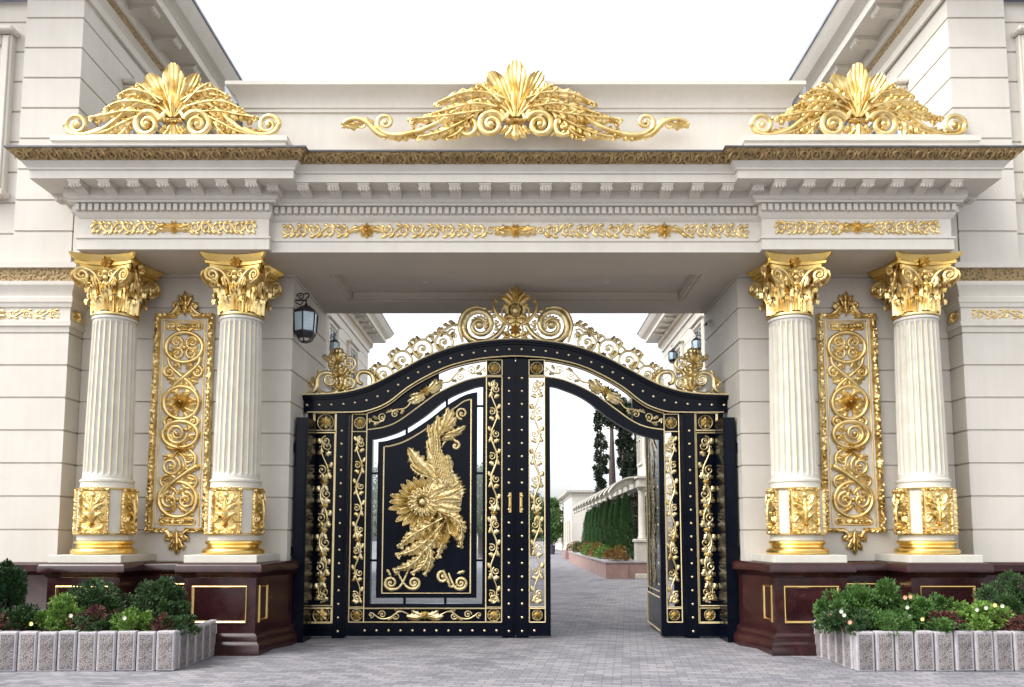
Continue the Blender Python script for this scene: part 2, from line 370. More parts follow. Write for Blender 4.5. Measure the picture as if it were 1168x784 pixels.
        for i in range(n):
            t = .06+.88*i/(n-1); k = min(int(t*m), m-1); (x, y), (x2, y2) = c[k], c[k+1]; d = math.atan2(y2-y, x2-x)
            l = w*(.55+.45*sin(pi*min(1, t+.15)))*(1-.25*t)
            for sg in (-1, 1):
                a_ = d+sg*(.66-.30*t); s.leaf(x, y, x+l*1.12*cos(a_), y+l*1.12*sin(a_), l*.66, -.28*sg, 2, h=l*.34, h0=h0+w*.10+(i % 2)*w*.06, nu=9, nv=6, pw=1.5, amp=.10, curl=l*.14)
        (x, y), (x2, y2) = c[-2], c[-1]; d = math.atan2(y2-y, x2-x)
        s.leaf(x, y, x2+w*.45*cos(d), y2+w*.45*sin(d), w*.42, .2*sgn, 2, h=w*.2, h0=h0, nu=9, nv=6, pw=1.4, amp=.1)
        if curl: s.spiral(x2+w*.16*sin(d)*sgn, y2-w*.16*cos(d)*sgn, w*.20, 1.2, math.degrees(d)-90*sgn, sgn, r*.9, r*.5, h=h0+w*.1, eye=False)
        s.axis = ax
    def ros(s, cx, cy, rr, pet=8, h=None, once=True, inner=True):
        h = rr*.4 if h is None else h
        for k in range(pet):
            a = 2*pi*k/pet; s.leaf(cx+rr*.15*cos(a), cy+rr*.15*sin(a), cx+rr*cos(a), cy+rr*sin(a), rr*2.6*pi/pet*.42+rr*.12, lobes=1, h=h*.8, nu=6, nv=4, once=once, amp=.1)
        if inner:
            for k in range(pet):
                a = 2*pi*(k+.5)/pet; s.leaf(cx, cy, cx+rr*.62*cos(a), cy+rr*.62*sin(a), rr*.42, lobes=1, h=h*1.1, nu=5, nv=4, once=once, amp=.1)
        ax = s.axis
        if once: s.axis = None
        s.knob(cx, cy, rr*.24, hh=h*1.35); s.axis = ax
    def bar(s, x0, y0, x1, y1, w, h, noise=.5, step=None, once=True):
        """bar of crusty carved moulding"""
        dx, dy = x1-x0, y1-y0; L = sqrt(dx*dx+dy*dy); tx, ty = dx/L, dy/L; n = max(3, int(L/(step or w*.22))); q = 6
        def f(mu):
            vs = []
            for i in range(n+1):
                c = i/n*L
                for j in range(q+1):
                    g = -1+2*j/q; e = 0 if j in (0, q) else h*(.45+.35*(1-g*g)+noise*rnd.uniform(-.35, .45))
                    wj = 1+(rnd.uniform(-.10, .10) if j in (0, q) else 0)
                    vs.append(s.X(mu(x0+tx*c-ty*g*w/2*wj), y0+ty*c+tx*g*w/2*wj, e))
            k = q+1; s.mb.add(vs, [(i*k+j, i*k+j+1, (i+1)*k+j+1, (i+1)*k+j) for i in range(n) for j in range(q)]+[tuple(range(k)), tuple(range(n*k+k-1, n*k-1, -1))])
        f(lambda u: u) if once else s._both(f)

# ------------------------------------------------------------------ ground
g = MB(); g.box(-150, 150, -60, 240, -.5, 0); o = g.build('paving', PAVE, smooth=False); tag(o, 'grey block paving of the forecourt and lane', 'paving', kind='structure'); o['kind'] = 'structure'

# ------------------------------------------------------------------ gateway
gw = thing('gateway', 'cream rusticated gateway with broad entablature spanning the drive between both buildings', 'gateway', (0, 0, 0))
J = [1.695+.489*k for k in range(-1, 9)]
ZB = 1.233; ZS = 5.65
for s in (-1, 1):
    def mp(path):  # mirror plan path keeping outward side
        return path if s < 0 else [(-x, y) for x, y in reversed(path)]
    w = MB(); sweep(w, mp([(-6.675, -.8), (-3.44, -.8), (-3.44, 1.35), (-6.675, 1.35)]), courses(ZB-.02, ZS+.3, J)); w.build('wall', STUCCO, gw, ang=20)
    # polished granite base with two pedestals
    b = MB(); path = mp([(-6.40, -1.0), (-6.40, -1.85), (-5.41, -1.85), (-5.41, -1.25), (-4.53, -1.25), (-4.53, -1.85), (-3.545, -1.85), (-3.545, -1.25), (-3.39, -.9), (-3.39, 1.36)])
    prof = [(.09, 0), (.09, .13), (.065, .16), (.045, .18), (.045, .24), (.02, .27), (0, .29), (0, 1.035), (.02, 1.05), (.035, 1.075), (.07, 1.10), (.095, 1.115), (.095, 1.19), (.08, 1.215), (.05, 1.235), (-.02, 1.237)]
    sweep(b, path, prof); ins = [(p[0], p[1]) for p in path]
    b.add([(x, y, 1.236) for x, y in ins]+[(-6.675*-s if False else s*6.675, 1.35, 1.236), (s*6.675, -1.0, 1.236)], [list(range(len(ins)+2))])
    gb = b.build('granite_base', GRAN, gw, ang=40)
    for x0, x1, y, side in ((5.52, 6.28, -1.85, 0), (3.66, 4.42, -1.85, 0), (-1.72, -1.02 if False else -1.36, 3.545, 1), (4.66, 5.28, -1.25, 0)):
        f = MB(); z0, z1 = .42, .93; t = .035
        prof2 = [(0, 0), (.012, .006), (.022, .012), (.012, .03), (0, .036)]
        def rect(a0, a1, c0, c1, dep): 
            return [(a0, c0), (a1, c0), (a1, c1), (a0, c1)]
        rings = []
        for ins_, dep in ((0, -.002), (.004, .016), (.014, .022), (.03, .010), (.038, -.002)):
            rings.append([(a, -dep, c) for a, c in rect(x0+ins_, x1-ins_, z0+ins_, z1-ins_, 0)])
        vs = [p for r_ in rings for p in r_]; fs = [(i*4+j, i*4+(j+1) % 4, i*4+4+(j+1) % 4, i*4+4+j) for i in range(4) for j in range(4)]
        if side == 0: vs = [(s*a, y+d, c) for a, d, c in vs]
        else: vs = [(s*(y+d), a, c) for a, d, c in vs]
        f.add(vs, fs); f.build('brass_frame', BRASS, gb, ang=30)
# white plinths under the columns belong to the columns (below)
# beam / entablature
XO = 6.2; XI = 3.51; FY = -1.87; FC = -1.75
epath = [(-XO, -.8), (-XO, FY), (-XI, FY), (-XI, FC), (XI, FC), (XI, FY), (XO, FY), (XO, -.8)]
prof = [(-.0, 5.65), (.02, 5.65), (.02, 5.795), (.04, 5.81), (.04, 5.835), (0, 5.85), (0, 6.10), (.025, 6.12), (.05, 6.165), (.05, 6.30), (.12, 6.302), (.125, 6.33), (.15, 6.345), (.165, 6.375), (.165, 6.488), (.465, 6.488), (.465, 6.495), (.465, 6.60), (.485, 6.605), (.49, 6.63), (.53, 6.68), (.555, 6.70), (.59, 6.735), (.63, 6.765), (.68, 6.815), (.69, 6.818), (.69, 6.842), (.2, 6.90)]
sm = [0]*(len(prof)-1); sm[21] = sm[22] = sm[23] = 1; sm[24] = sm[25] = 2
e = MB(); sweep(e, epath, prof, sm)
# dentils
def along(path, spacing, fn, off=0, ends=.06, skip=()):
    n = len(path)
    for i in range(n-1):
        if i in skip: continue
        a, b_ = Vector(path[i]), Vector(path[i+1]); d = (b_-a); L = d.length; d.normalize(); nr = Vector((d.y, -d.x))
        if L < .4: continue
        a_ = -off if i > 0 else 0; l2 = L+off*0
        k = max(1, round((L-2*ends)/spacing)); st = (L-2*ends)/k
        for q in range(k+1): fn(a+d*(ends+st*q), d, nr)
def dent(p, d, nr):
    w = .029
    pts = [p-d*w, p+d*w, p+d*w+nr*.105, p-d*w+nr*.105]; vs = [(q.x, q.y, z) for z in (6.195, 6.285) for q in pts]
    e.add(vs, [(0, 1, 2, 3), (4, 5, 6, 7), (0, 1, 5, 4), (1, 2, 6, 5), (2, 3, 7, 6), (3, 0, 4, 7)])
along(epath, .094, dent, ends=.0)
e.build('entablature', [TRIM, BAND, DRIP], gw, ang=25)
for x0, x1, fy in ((-XO-.60, -XI+.62, FY), (-XI+.60, XI-.60, FC), (XI-.62, XO+.60, FY)):
    m = MB(); n = int((x1-x0)/.155); st_ = (x1-x0)/n
    class CM(Art):
        def X(s, u, v, w): t = .5-v; return (u, -(.557+.115*t)-w*.68, 6.702+.108*t+(-w*.5))
    a = CM(m, None, 1, 0)
    for i in range(n):
        cx_ = x0+st_*(i+.5); sg = 1 if i % 2 else -1
        a.s = .16; a.mb.tube([a.X(cx_+st_*.40*(1-q/13)*cos(q*.62*sg+1.2), .42*(1-q/15)*sin(q*.62*sg+1.2), .012) for q in range(12)], [.011]*12, n=4)
        a.mb.tube([a.X(cx_-st_*.5, -.4*sg, .006), a.X(cx_-st_*.3, .1*sg, .014), a.X(cx_-st_*.1, .42*sg, .006)], [.006, .016, .004], n=4); a.mb.tube([a.X(cx_+st_*.2, -.45*sg, .006), a.X(cx_+st_*.38, -.1*sg, .016), a.X(cx_+st_*.5, .3*sg, .006)], [.006, .018, .004], n=4)
    m.build('cornice_scroll', GOLDOLD, gw, (0, fy, 0), ang=60)
# brackets (modillions)
def bracket_mb(w=.15, dp=.27, h=.115):
    m = MB(); pr = [(0, 0), (dp, 0), (dp, -.035), (dp-.015, -.05), (dp-.03, -.075), (dp-.06, -.088), (dp-.10, -.075), (dp-.13, -.06), (.06, -.085), (.0, -.11)]
    n = len(pr); vs = [(x, -a, c) for x in (-w/2, w/2) for a, c in pr]
    m.add(vs, [tuple(range(n)), tuple(range(2*n-1, n-1, -1))]+[(i, (i+1) % n, n+(i+1) % n, n+i) for i in range(n)])
    m.box(-w/2-.012, w/2+.012, -dp-.012, 0, -.022, 0)
    for sx in (-1, 1): m.tube([(sx*(w/2-.012), -dp+.045, -.06), (sx*(w/2+.006), -dp+.045, -.06)], .028, n=10, ref=(0, 0, 1))
    for k in (-1, 0, 1): m.tube([(k*w*.28, -dp+.01, -.045), (k*w*.28, -dp+.03, -.085), (k*w*.28, -dp+.11, -.078)], .014, n=5, ref=(1, 0, 0))
    return m
bk = bracket_mb().build('bracket', TRIM, gw); bk0 = [bk]
def putb(p, d, nr):
    o = bk0.pop() if bk0 else None
    if o is None: o = bk.copy(); COL.objects.link(o)
    o.location = (p.x+nr.x*.163, p.y+nr.y*.163, 6.487); o.rotation_euler = (0, 0, math.atan2(nr.x, -nr.y))
along(epath, .415, putb, ends=.13)
# soffit with sunk coffer, and back face of the beam
so = MB(); zt = 5.65
so.box(-XO, -3.51, -1.87, -.8, zt+.002, zt+.2); so.box(3.51, XO, -1.87, -.8, zt+.002, zt+.2); so.box(-3.51, -2.9, -1.75, -.8, zt+.002, zt+.2); so.box(2.9, 3.51, -1.75, -.8, zt+.002, zt+.2); so.box(-2.9, 2.9, -1.75, -.8, zt+.001, zt+.2)
so.box(-3.5, -2.9, -.8, 1.35, zt+.003, zt+.2); so.box(2.9, 3.5, -.8, 1.35, zt+.003, zt+.2); so.box(-2.9, 2.9, .62, 1.35, zt+.001, zt+.2)
so.box(-2.9, 2.9, -.8, .62, zt+.14, zt+.2)
for a in (0, .03): so.box(-2.9+a, -2.84+a, -.8, .62, zt+.03+a, zt+.14); so.box(2.84-a, 2.9-a, -.8, .62, zt+.03+a, zt+.14); so.box(-2.8, 2.8, .56-a, .62-a, zt+.031+a, zt+.14); so.box(-2.8, 2.8, -.8+a, -.74+a, zt+.031+a, zt+.14)
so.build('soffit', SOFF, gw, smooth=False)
bb = MB(); bb.box(-6.67, 6.67, -1.2, 1.35, zt+.21, 6.88); bb.build('beam_core', TRIM, gw, smooth=False)
for s in (-1, 1): lm = MB(); lm.lathe([(.05, 0), (.055, .012)], 0, 0, 12); lm.build('ceiling_spotlight', WHITE, gw, (s*1.5, 0, zt+.128))
# attic
at = MB(); sweep(at, [(-4.30, 0.9), (-4.30, -.85), (4.30, -.85), (4.30, .9)], [(0, 6.85), (0, 8.24), (.03, 8.255), (.03, 8.30), (.05, 8.315), (.055, 8.40), (.10, 8.48), (.17, 8.56), (.22, 8.60), (.22, 8.66), (.0, 8.70)], [0, 0, 0, 0, 0, 0, 0, 0, 0, 1])
at.add([(-4.3, .9, 8.7), (-4.3, -.85, 8.7), (4.3, -.85, 8.7), (4.3, .9, 8.7), (-4.3, .9, 6.85), (4.3, .9, 6.85)], [(0, 1, 2, 3)], 1); at.add([(-4.3, .9, 8.7), (4.3, .9, 8.7), (4.3, .9, 6.85), (-4.3, .9, 6.85)], [(0, 1, 2, 3)], 0)
at.build('attic_wall', [TRIM, DRIP], gw)
for s in (-1, 1):
    pl = MB(); sweep(pl, [(-1.75, .75), (-1.75, -.62), (1.75, -.62), (1.75, .75)], [(.06, 6.86), (.06, 7.2), (0, 7.24), (0, 7.50), (.03, 7.52), (.03, 7.60), (-.3, 7.61)])
    pl.add([(-1.5, -.4, 7.61), (1.5, -.4, 7.61), (1.5, .7, 7.61), (-1.5, .7, 7.61)], [(0, 1, 2, 3)])
    pl.build('ornament_plinth', TRIM, gw, (s*5.21, -.75, 0))
    fl = MB(); fl.box(-.14, .14, -.3, .5, 0, .36, ch=.02); fl.build('lead_flashing', ZINC, gw, (s*4.5, -.5, 8.42))
# frieze scrolls
def rinceau(art, x0, x1, yc, A, n, r, leafs=True, vertical=False, ros_every=0, seed=1):
    """running scroll along x (or y when vertical) inside +-A"""
    L = x1-x0; st = L/n
    V = (lambda a, b_: (yc+b_, a)) if vertical else (lambda a, b_: (a, yc+b_))
    stem = []
    for i in range(n*4+1):
        t = i/4; stem.append(V(x0+t*st, A*.62*sin(pi*t)))
    art.tube(stem, r, sub=3)
    for i in range(n):
        sg = 1 if i % 2 == 0 else -1; c = x0+(i+.55)*st; cu, cv = V(c, -sg*A*.12)
        art.spiral(cu, cv, A*.72, 1.5, a0=(0 if not vertical else 90)+(180 if sg > 0 else 0)*0+rnd.uniform(-30, 30), d=sg if not vertical else -sg, r=r*.9)
        if leafs:
            for (a, b_, a2, b2) in ((c-st*.45, sg*A*.1, c-st*.1, sg*A*.98), (c+st*.05, sg*A*.5, c+st*.42, sg*A*.95), (c-st*.4, -sg*A*.3, c-st*.05, -sg*A*.95), (c+st*.1, -sg*A*.55, c+st*.42, -sg*A*.9)):
                u0, v0 = V(a, b_); u1, v1 = V(a2, b2); art.leaf(u0, v0, u1, v1, A*.55, bend=.3*sg, lobes=2, nu=7, nv=5, h=A*.3)
def local(u, v): return (u, -v)
for x0, x1, cx, fy in ((-6.05, -3.68, -4.86, FY), (-3.35, 3.35, 0, FC), (3.68, 6.05, 4.86, FY)):
    m = MB(); hw = (x1-x0)/2; A = .102; ar = Art(m, local, 1, 0, axis=0)
    if hw < 2:
        ar.ros(0, 0, .10, 10, .05); ar.leaf(0, 0, .26, -.05, .12, .3, 3); ar.leaf(0, 0, .26, .05, .12, -.3, 3)
        rinceau(ar, .22, hw-.02, 0, A, 6, .013)
    else:
        ar.ros(0, 0, .11, 10, .05); ar.leaf(0, 0, .3, -.05, .13, .3, 3); ar.leaf(0, 0, .3, .05, .13, -.3, 3); ar.spiral(.36, .0, .06, 1.4, 180, 1, .012)
        rinceau(ar, .40, 1.94, 0, A, 7, .013); ar.ros(2.14, 0, .12, 8, .05, once=False); ar.leaf(2.14, 0, 1.86, .03, .11, .3, 3); ar.leaf(2.14, 0, 2.42, .03, .11, -.3, 3)
        rinceau(ar, 2.38, hw, 0, A, 5, .013)
    m.build('frieze_scroll', GOLD, gw, (cx, fy-.002, 5.975), ang=60)

# ------------------------------------------------------------------ columns
def relief_block(w, h):
    m = MB(); a = Art(m, local, 1, 0, axis=0)
    a.axis = None
    for x0, y0, x1, y1 in ((-w, -h, w, -h), (-w, h, w, h)): a.bar(x0, y0, x1, y1, .05, .05, .8)
    for x in (-w, w): a.bar(x, -h, x, h, .04, .05, .8)
    a.axis = 0
    for q in range(8): xa, xb = -w+2*w*q/8, -w+2*w*(q+1)/8; m.add([(xa, -.010, -h), (xb, -.010, -h), (xb, -.010, h), (xa, -.010, h)], [(0, 1, 2, 3)])
    a.leaf(0, h*.8, 0, -h*.6, w*.55, 0, 3, h=.055); a.leaf(0, h*.5, w*.8, h*.1, w*.5, -.3, 3, h=.05); a.leaf(0, h*.2, w*.85, -h*.35, w*.5, -.3, 3, h=.05)
    a.leaf(w*.1, h*.85, w*.85, h*.65, w*.4, .3, 2, h=.045); a.leaf(0, -h*.2, w*.55, -h*.85, w*.45, .3, 3, h=.05)
    a.ros(0, h*.62, .055, 7, .05); a.leaf(w*.15, -h*.5, w*.85, -h*.75, w*.35, .3, 3, h=.045); a.leaf(w*.4, h*.15, w*.9, h*.55, w*.35, .3, 2, h=.04); a.spiral(w*.5, -h*.55, w*.26, 1.3, 180, 1, .016); a.spiral(w*.55, h*.4, w*.24, 1.3, 0, -1, .016); a.knob(0, -h*.75, .045); a.knob(0, h*.15, .03)
    a.leaf(0, -h*.9, w*.35, -h*1.12, .06, 0, 2, h=.03)
    return m
def acanth(mb, th, z0, h, r, wa, curl, nu=12, nv=8, lean=.02):
    vs = []
    for i in range(nu+1):
        t = i/nu
        if t < .62: z = z0+h*.78*t/.62; ro = lean*(t/.62)**2
        else:
            ph = (t-.62)/.38*pi*1.25; z = z0+h*.78+curl*sin(ph)*1.1; ro = lean+curl*(1-cos(ph))
        wd = wa*(.92 if t < .5 else .92-.55*((t-.5)/.5)**1.4)*(1+.10*cos(2*pi*4*t))
        for j in range(nv+1):
            g_ = -1+2*j/nv; a = th+wd*g_*r/(r+ro); rr = r+ro+.014*cos(g_*3.5*pi)+.030*(1-g_*g_)+(.006*cos(2*pi*7*t)*abs(g_)); vs.append((rr*cos(a), rr*sin(a), z-.02*abs(g_)*(1 if t > .62 else 0)))
    k = nv+1; mb.add(vs, [(i*k+j, i*k+j+1, (i+1)*k+j+1, (i+1)*k+j) for i in range(nu) for j in range(nv)])
GRPC = 'fluted columns of the gateway'
def make_column(x):
    c = thing('column', None, 'column', (x, -1.35, ZB), group=GRPC)
    def z(a): return a-ZB
    m = MB(); m.box(-.55, .55, -.57, .60, z(1.239), z(1.345), ch=.006); m.build('plinth', WHITE, c)
    m = MB(); m.lathe([(.30, z(1.346)), (.455, z(1.347)), (.475, z(1.37)), (.475, z(1.40)), (.455, z(1.425)), (.42, z(1.432)), (.40, z(1.45)), (.395, z(1.475)), (.415, z(1.488)), (.432, z(1.505)), (.43, z(1.53)), (.41, z(1.542)), (.3, z(1.543))], n=48); m.build('base_ring', GOLDS, c)
    m = MB(); m.lathe([(.395, z(1.544)), (.395, z(1.61)), (.405, z(1.62)), (.405, z(2.285)), (.385, z(2.30)), (.38, z(2.36)), (.395, z(2.375)), (.395, z(2.40)), (.365, z(2.42)), (.36, z(2.45))], n=40); m.build('drum', WHITE, c)
    rb = relief_block(.215, .30); 
    rb.v = [((.405-y_)*sin(x_/.405), -(.405-y_)*cos(x_/.405), z_) for x_, y_, z_ in rb.v]
    p0 = rb.build('relief_panel', GOLD, c, (0, 0, z(1.955)), ang=60)
    for k in range(3):
        o = p0.copy(); COL.objects.link(o); o.rotation_euler = (0, 0, (k+1)*pi/2)
    m = MB(); m.lathe([(.405, z(1.618)), (.44, z(1.62)), (.445, z(1.635)), (.405, z(1.65))], n=40); m.lathe([(.405, z(2.26)), (.43, z(2.265)), (.435, z(2.28)), (.405, z(2.29))], n=40); m.build('gilt_hoop', GOLD, c)
    # fluted shaft: 24 flutes, gilt fillets
    m = MB(); NF = 24; per = 8; zs = [2.44, 2.47, 2.49, 2.51, 2.54]+[2.54+2.09*k/8 for k in range(1, 9)]+[4.66, 4.68, 4.70, 4.73]
    vs = []
    for zi in zs:
        t = (zi-2.44)/2.3; r0 = .358-.036*t**1.5
        dep = .034*min(1, max(0, (zi-2.465)/.05))*min(1, max(0, (4.705-zi)/.05))
        for k in range(NF):
            for q in range(per):
                a = (k+q/per)/NF*2*pi; g_ = 0 if q < 2 else sin((q-1)/(per-1)*pi)**.6; rr = r0-dep*g_; vs.append((rr*cos(a), rr*sin(a), z(zi)))
    n = NF*per; o_ = len(m.v); m.v.extend(vs)
    for i in range(len(zs)-1):
        for j in range(n):
            m.f.append([i*n+j, i*n+(j+1) % n, (i+1)*n+(j+1) % n, (i+1)*n+j]); m.m.append(1 if (j % per) in (0,) and 1 < i < len(zs)-3 else 0)
    m.lathe([(.322, z(4.73)), (.338, z(4.735)), (.342, z(4.755)), (.335, z(4.775)), (.30, z(4.78))], n=40)
    m.build('shaft', [WHITE, GOLDL], c, ang=50)
    # capital
    m = MB(); m.lathe([(.30, z(4.781)), (.345, z(4.783)), (.352, z(4.80)), (.345, z(4.818)), (.325, z(4.82)), (.318, z(4.9)), (.315, z(5.1)), (.335, z(5.3)), (.37, z(5.40)), (.39, z(5.43))], n=40)
    for k in range(8): acanth(m, (k+.5)*pi/4, z(4.82), .24, .318, .37, .042)
    for k in range(8): acanth(m, k*pi/4, z(4.84), .40, .322, .30, .05)
    for k in range(8): acanth(m, (k+.5)*pi/4, z(5.08), .25, .33, .14, .035)
    cap = m.build('capital', GOLD, c, ang=60)
    # abacus: concave sides, cut corners, stepped
    m = MB(); rings = []
    for zz, sc_ in ((5.43, .80), (5.495, .84), (5.50, .94), (5.535, .96), (5.55, .92), (5.60, 1.04), (5.645, 1.08)):
        sc_ *= 1.08
        ring = []
        for k in range(4):
            for q in range(10):
                t = q/9; a = -pi/4+k*pi/2; x_ = (-.43+.86*t)*sc_; y_ = -(.455-.125*(1-(2*t-1)**2))*sc_
                ca, sa = cos(k*pi/2), sin(k*pi/2); ring.append((x_*ca-y_*sa, x_*sa+y_*ca, z(zz)))
        rings.append(ring)
    n = 40; m.add([p for r_ in rings for p in r_], [(i*n+j, i*n+(j+1) % n, (i+1)*n+(j+1) % n, (i+1)*n+j) for i in range(6) for j in range(n)]+[tuple(range(n-1, -1, -1)), tuple(range(6*n, 7*n))]); m.build('abacus', GOLDS, cap, ang=30)
    for k in range(4):
        m = MB(); a = Art(m, local, 1, 0, axis=0)
        zc = lambda zz: -(z(zz))
        for sg in (1,):
            pts = catmull([(.06, zc(5.12)), (.10, zc(5.26)), (.20, zc(5.38)), (.32, zc(5.42))], 4)
            a.spiral(.325, zc(5.325), .092, 1.8, a0=-100, d=1, r=.026, r2=.014, tail=[(.05, zc(5.10)), (.09, zc(5.25)), (.19, zc(5.385))], h=0)
        # inner small helices and buds
        a.spiral(.085, zc(5.36), .045, 1.3, a0=-60, d=-1, r=.018, h=-.02); a.leaf(.1, zc(5.15), .17, zc(5.33), .09, .2, 2, h=.04)
        a.leaf(.02, zc(5.16), .09, zc(5.24), .07, 0, 2, h=.04); a.leaf(.24, zc(5.20), .34, zc(5.25), .10, -.3, 2, h=.05)
        a.axis = None
        a.knob(0, zc(5.39), .05, hh=.035); a.knob(0, zc(5.31), .045, hh=.03); a.leaf(0, zc(5.06), 0, zc(5.27), .10, 0, 2, h=.045)
        a.ros(0, zc(5.54), .085, 7, .06)
        # splay the volutes: bend outer ends outward to the corners
        base = .37
        m.v = [(x_, y_-base-.15*(abs(x_)/.34)**2*.5, z_) if z_ < z(5.44) else (x_, y_-base+.005, z_) for x_, y_, z_ in m.v]
        o = m.build('volute_face', GOLD, cap, ang=60); o.rotation_euler = (0, 0, k*pi/2)
    c.scale = (.91, .91, 1)
    return c
CX = [-5.90, -4.04, 4.04, 5.90]
c0 = make_column(CX[0]); cols = [c0]
for x in CX[1:]:
    c = copy_tree(c0); c.location.x = x; cols.append(c)
for c, l in zip(cols, ('fluted white column with gilded capital, outer one left of the gate, beside the left building',
                       'fluted white column with gilded capital just left of the gate, nearest the hanging lantern',
                       'fluted white column with gilded capital just right of the gate, by the open gate leaf',
                       'fluted white column with gilded capital, outermost on the right beside the right building')): c['label'] = l

# ------------------------------------------------------------------ wall relief panels
def relief_panel():
    m = MB(); SC = .01345
    def fmap(u, v):  # measured points of the left panel; straightened
        cxx = 210-(v-358)*7/250
        return ((u-cxx)*SC, P(210, v, -.8)[1]-3.34)
    a = Art(m, fmap, SC, 0, axis=None); back = MB()
    L = lambda v: 210-(v-358)*7/250
    x0t, x1t = L(361)-30.5, L(361)+30.5; x0b, x1b = L(605)-31.5, L(605)+31.5
    a.bar(x0t, 359, x0b, 607, 7.5, 5, .8, 1.5); a.bar(x1t, 359, x1b, 607, 7.5, 5, .8, 1.5)
    c = L(361); a.bar(x0t, 361, c-9, 361, 6.5, 5, .8); a.bar(c+9, 361, x1t, 361, 6.5, 5, .8)
    c2 = L(605); a.bar(x0b, 605, c2-10, 605, 6, 5, .8); a.bar(c2+10, 605, x1b, 605, 6, 5, .8)
    for vv in range(385, 600, 37):
        for sx in (-1, 1): a.knob(L(vv)+sx*31, vv, 4.4, hh=5.2)
    for xa, ya, xb, yb in ((x0t+7, 367, x0b+7, 600), (x1t-7, 367, x1b-7, 600)): a.tube([(xa, ya), (xb, yb)], .8, sub=8)
    a.tube([(x0t+7, 367), (x1t-7, 367)], .8, sub=4)
    # crest shell
    for sg in (-1, 1):
        a.tube([(c+sg*20, 361), (c+sg*13, 357), (c+sg*8, 351), (c+sg*11, 346)], [1.5, 2.5, 2.5, 1.5], h=1); a.spiral(c+sg*10.5, 349.5, 3.6, 1.1, 0, sg, 1.6, h=1)
        a.leaf(c+sg*2, 356, c+sg*14, 345, 7, .2*sg, 2, h=4); a.leaf(c+sg*1, 352, c+sg*8, 337, 6, 0, 2, h=4)
        a.leaf(c+sg*3, 358, c+sg*16, 357, 6, 0, 2, h=3.5)
    a.leaf(c, 362, c, 333, 9, 0, 3, h=6); a.knob(c, 356, 3, h=2)
    for sg in (-1, 1):
        a.tube([(c2+sg*18, 604), (c2+sg*10, 607), (c2+sg*7, 613)], [1.5, 2.5, 2], h=1); a.leaf(c2+sg*2, 608, c2+sg*13, 618, 8, -.2*sg, 2, h=4); a.leaf(c2+sg*1, 612, c2+sg*8, 628, 7, 0, 2, h=4)
    a.leaf(c2, 603, c2, 633, 9, 0, 3, h=6); a.knob(c2, 616, 2.5, h=2)
    # bars
    for vv in (373, 595): 
        cc = L(vv); a.bar(cc-18, vv, cc+18, vv, 6.5, 3.5, .9, 1.0); a.tube([(cc-19, vv-3), (cc-8, vv-3.6), (cc, vv-1.5), (cc+8, vv-3.6), (cc+19, vv-3), (cc+19, vv+3), (cc+8, vv+3.5), (cc-8, vv+3.5), (cc-19, vv+3)], 1.0, closed=True)
    def ring(cx, cy, rx, ry, r=2.5): a.tube([(cx+rx*cos(t*pi/6), cy+ry*sin(t*pi/6)) for t in range(12)], r, closed=True, sub=3)
    def curl(cx, cy, Rr, a0, d, r=1.6, t=1.4, tail=None): a.spiral(cx, cy, Rr, t, a0, d, r*1.35, tail=tail)
    c = L(397); ring(c+1, 397, 21, 17)
    for sg in (-1, 1):
        curl(c+1+sg*9, 391, 7, 90 if sg > 0 else 90, sg, 1.3); curl(c+1+sg*8, 404, 6, -90, -sg, 1.3); a.leaf(c+1, 398, c+1+sg*16, 396, 6, .3*sg, 3, h=3); a.leaf(c+1, 398, c+1+sg*13, 407, 6, -.2*sg, 3, h=3); a.leaf(c+1, 396, c+1+sg*11, 384, 5, .2, 2, h=3)
    a.knob(c+1, 397, 3.4)
    a.tube([(c+19, 407), (c+17, 417), (c+5, 428), (c-8, 438), (c-16, 446)], [1.6, 2.6, 3, 2.4, 1.4]); a.tube([(c-18, 408), (c-15, 418), (c-4, 428), (c+8, 438), (c+15, 447)], [1.4, 2, 2.3, 2, 1.4])
    for sg in (-1, 1): curl(c+sg*16, 425, 6, -90, sg, 1.6); a.leaf(c+sg*3, 430, c+sg*17, 437, 7, .3*sg, 3, h=3); a.leaf(c+sg*3, 423, c+sg*12, 413, 6, -.3*sg, 3, h=3); a.leaf(c, 430, c+sg*6, 446, 6, 0, 3, h=3)
    a.ros(c, 430, 5, 6, 3)
    c = L(460); ring(c, 460, 20, 18.5)
    a.ros(c, 459, 12, 9, 5)
    for sg in (-1, 1): a.leaf(c, 462, c+sg*16, 470, 7, .3*sg, 3, h=3.5); a.leaf(c, 455, c+sg*14, 447, 6, -.3*sg, 3, h=3.5); a.leaf(c+sg*2, 470, c+sg*10, 479, 6, .2, 2, h=3); curl(c+sg*14, 482, 5.5, -90, sg)
    c = L(495); ring(c, 496, 20, 15)
    curl(c-4, 495, 11, 0, 1, 1.8, 1.8); a.leaf(c+2, 490, c+16, 486, 7, .4, 3, h=3); a.leaf(c+4, 500, c+16, 503, 7, -.4, 3, h=3); a.leaf(c-8, 505, c-18, 500, 6, .2, 3, h=3)
    a.ros(c, 512, 7, 7, 4)
    for sg in (-1, 1): a.leaf(c, 512, c+sg*17, 509, 7, .3*sg, 3, h=3); a.leaf(c, 513, c+sg*12, 523, 6, .3*sg, 3, h=3)
    c = L(530); a.tube([(c+8, 511), (c+18, 520), (c+17, 532), (c+8, 541)], [1.2, 2.1, 2.2, 1.6]); a.tube([(c-4, 514), (c+6, 523), (c+7, 533), (c, 541)], [1.2, 1.9, 1.9, 1.2])
    curl(c-9, 532, 10, -60, 1, 1.7, 1.7); curl(c+10, 523, 5, 0, 1, 1.2)
    a.tube([(c+21, 532), (c+13, 537), (c, 546), (c-12, 556), (c-20, 567)], [3.4, 3.4, 3.2, 2.8, 2]); a.knob(c+20, 533, 4, h=1)
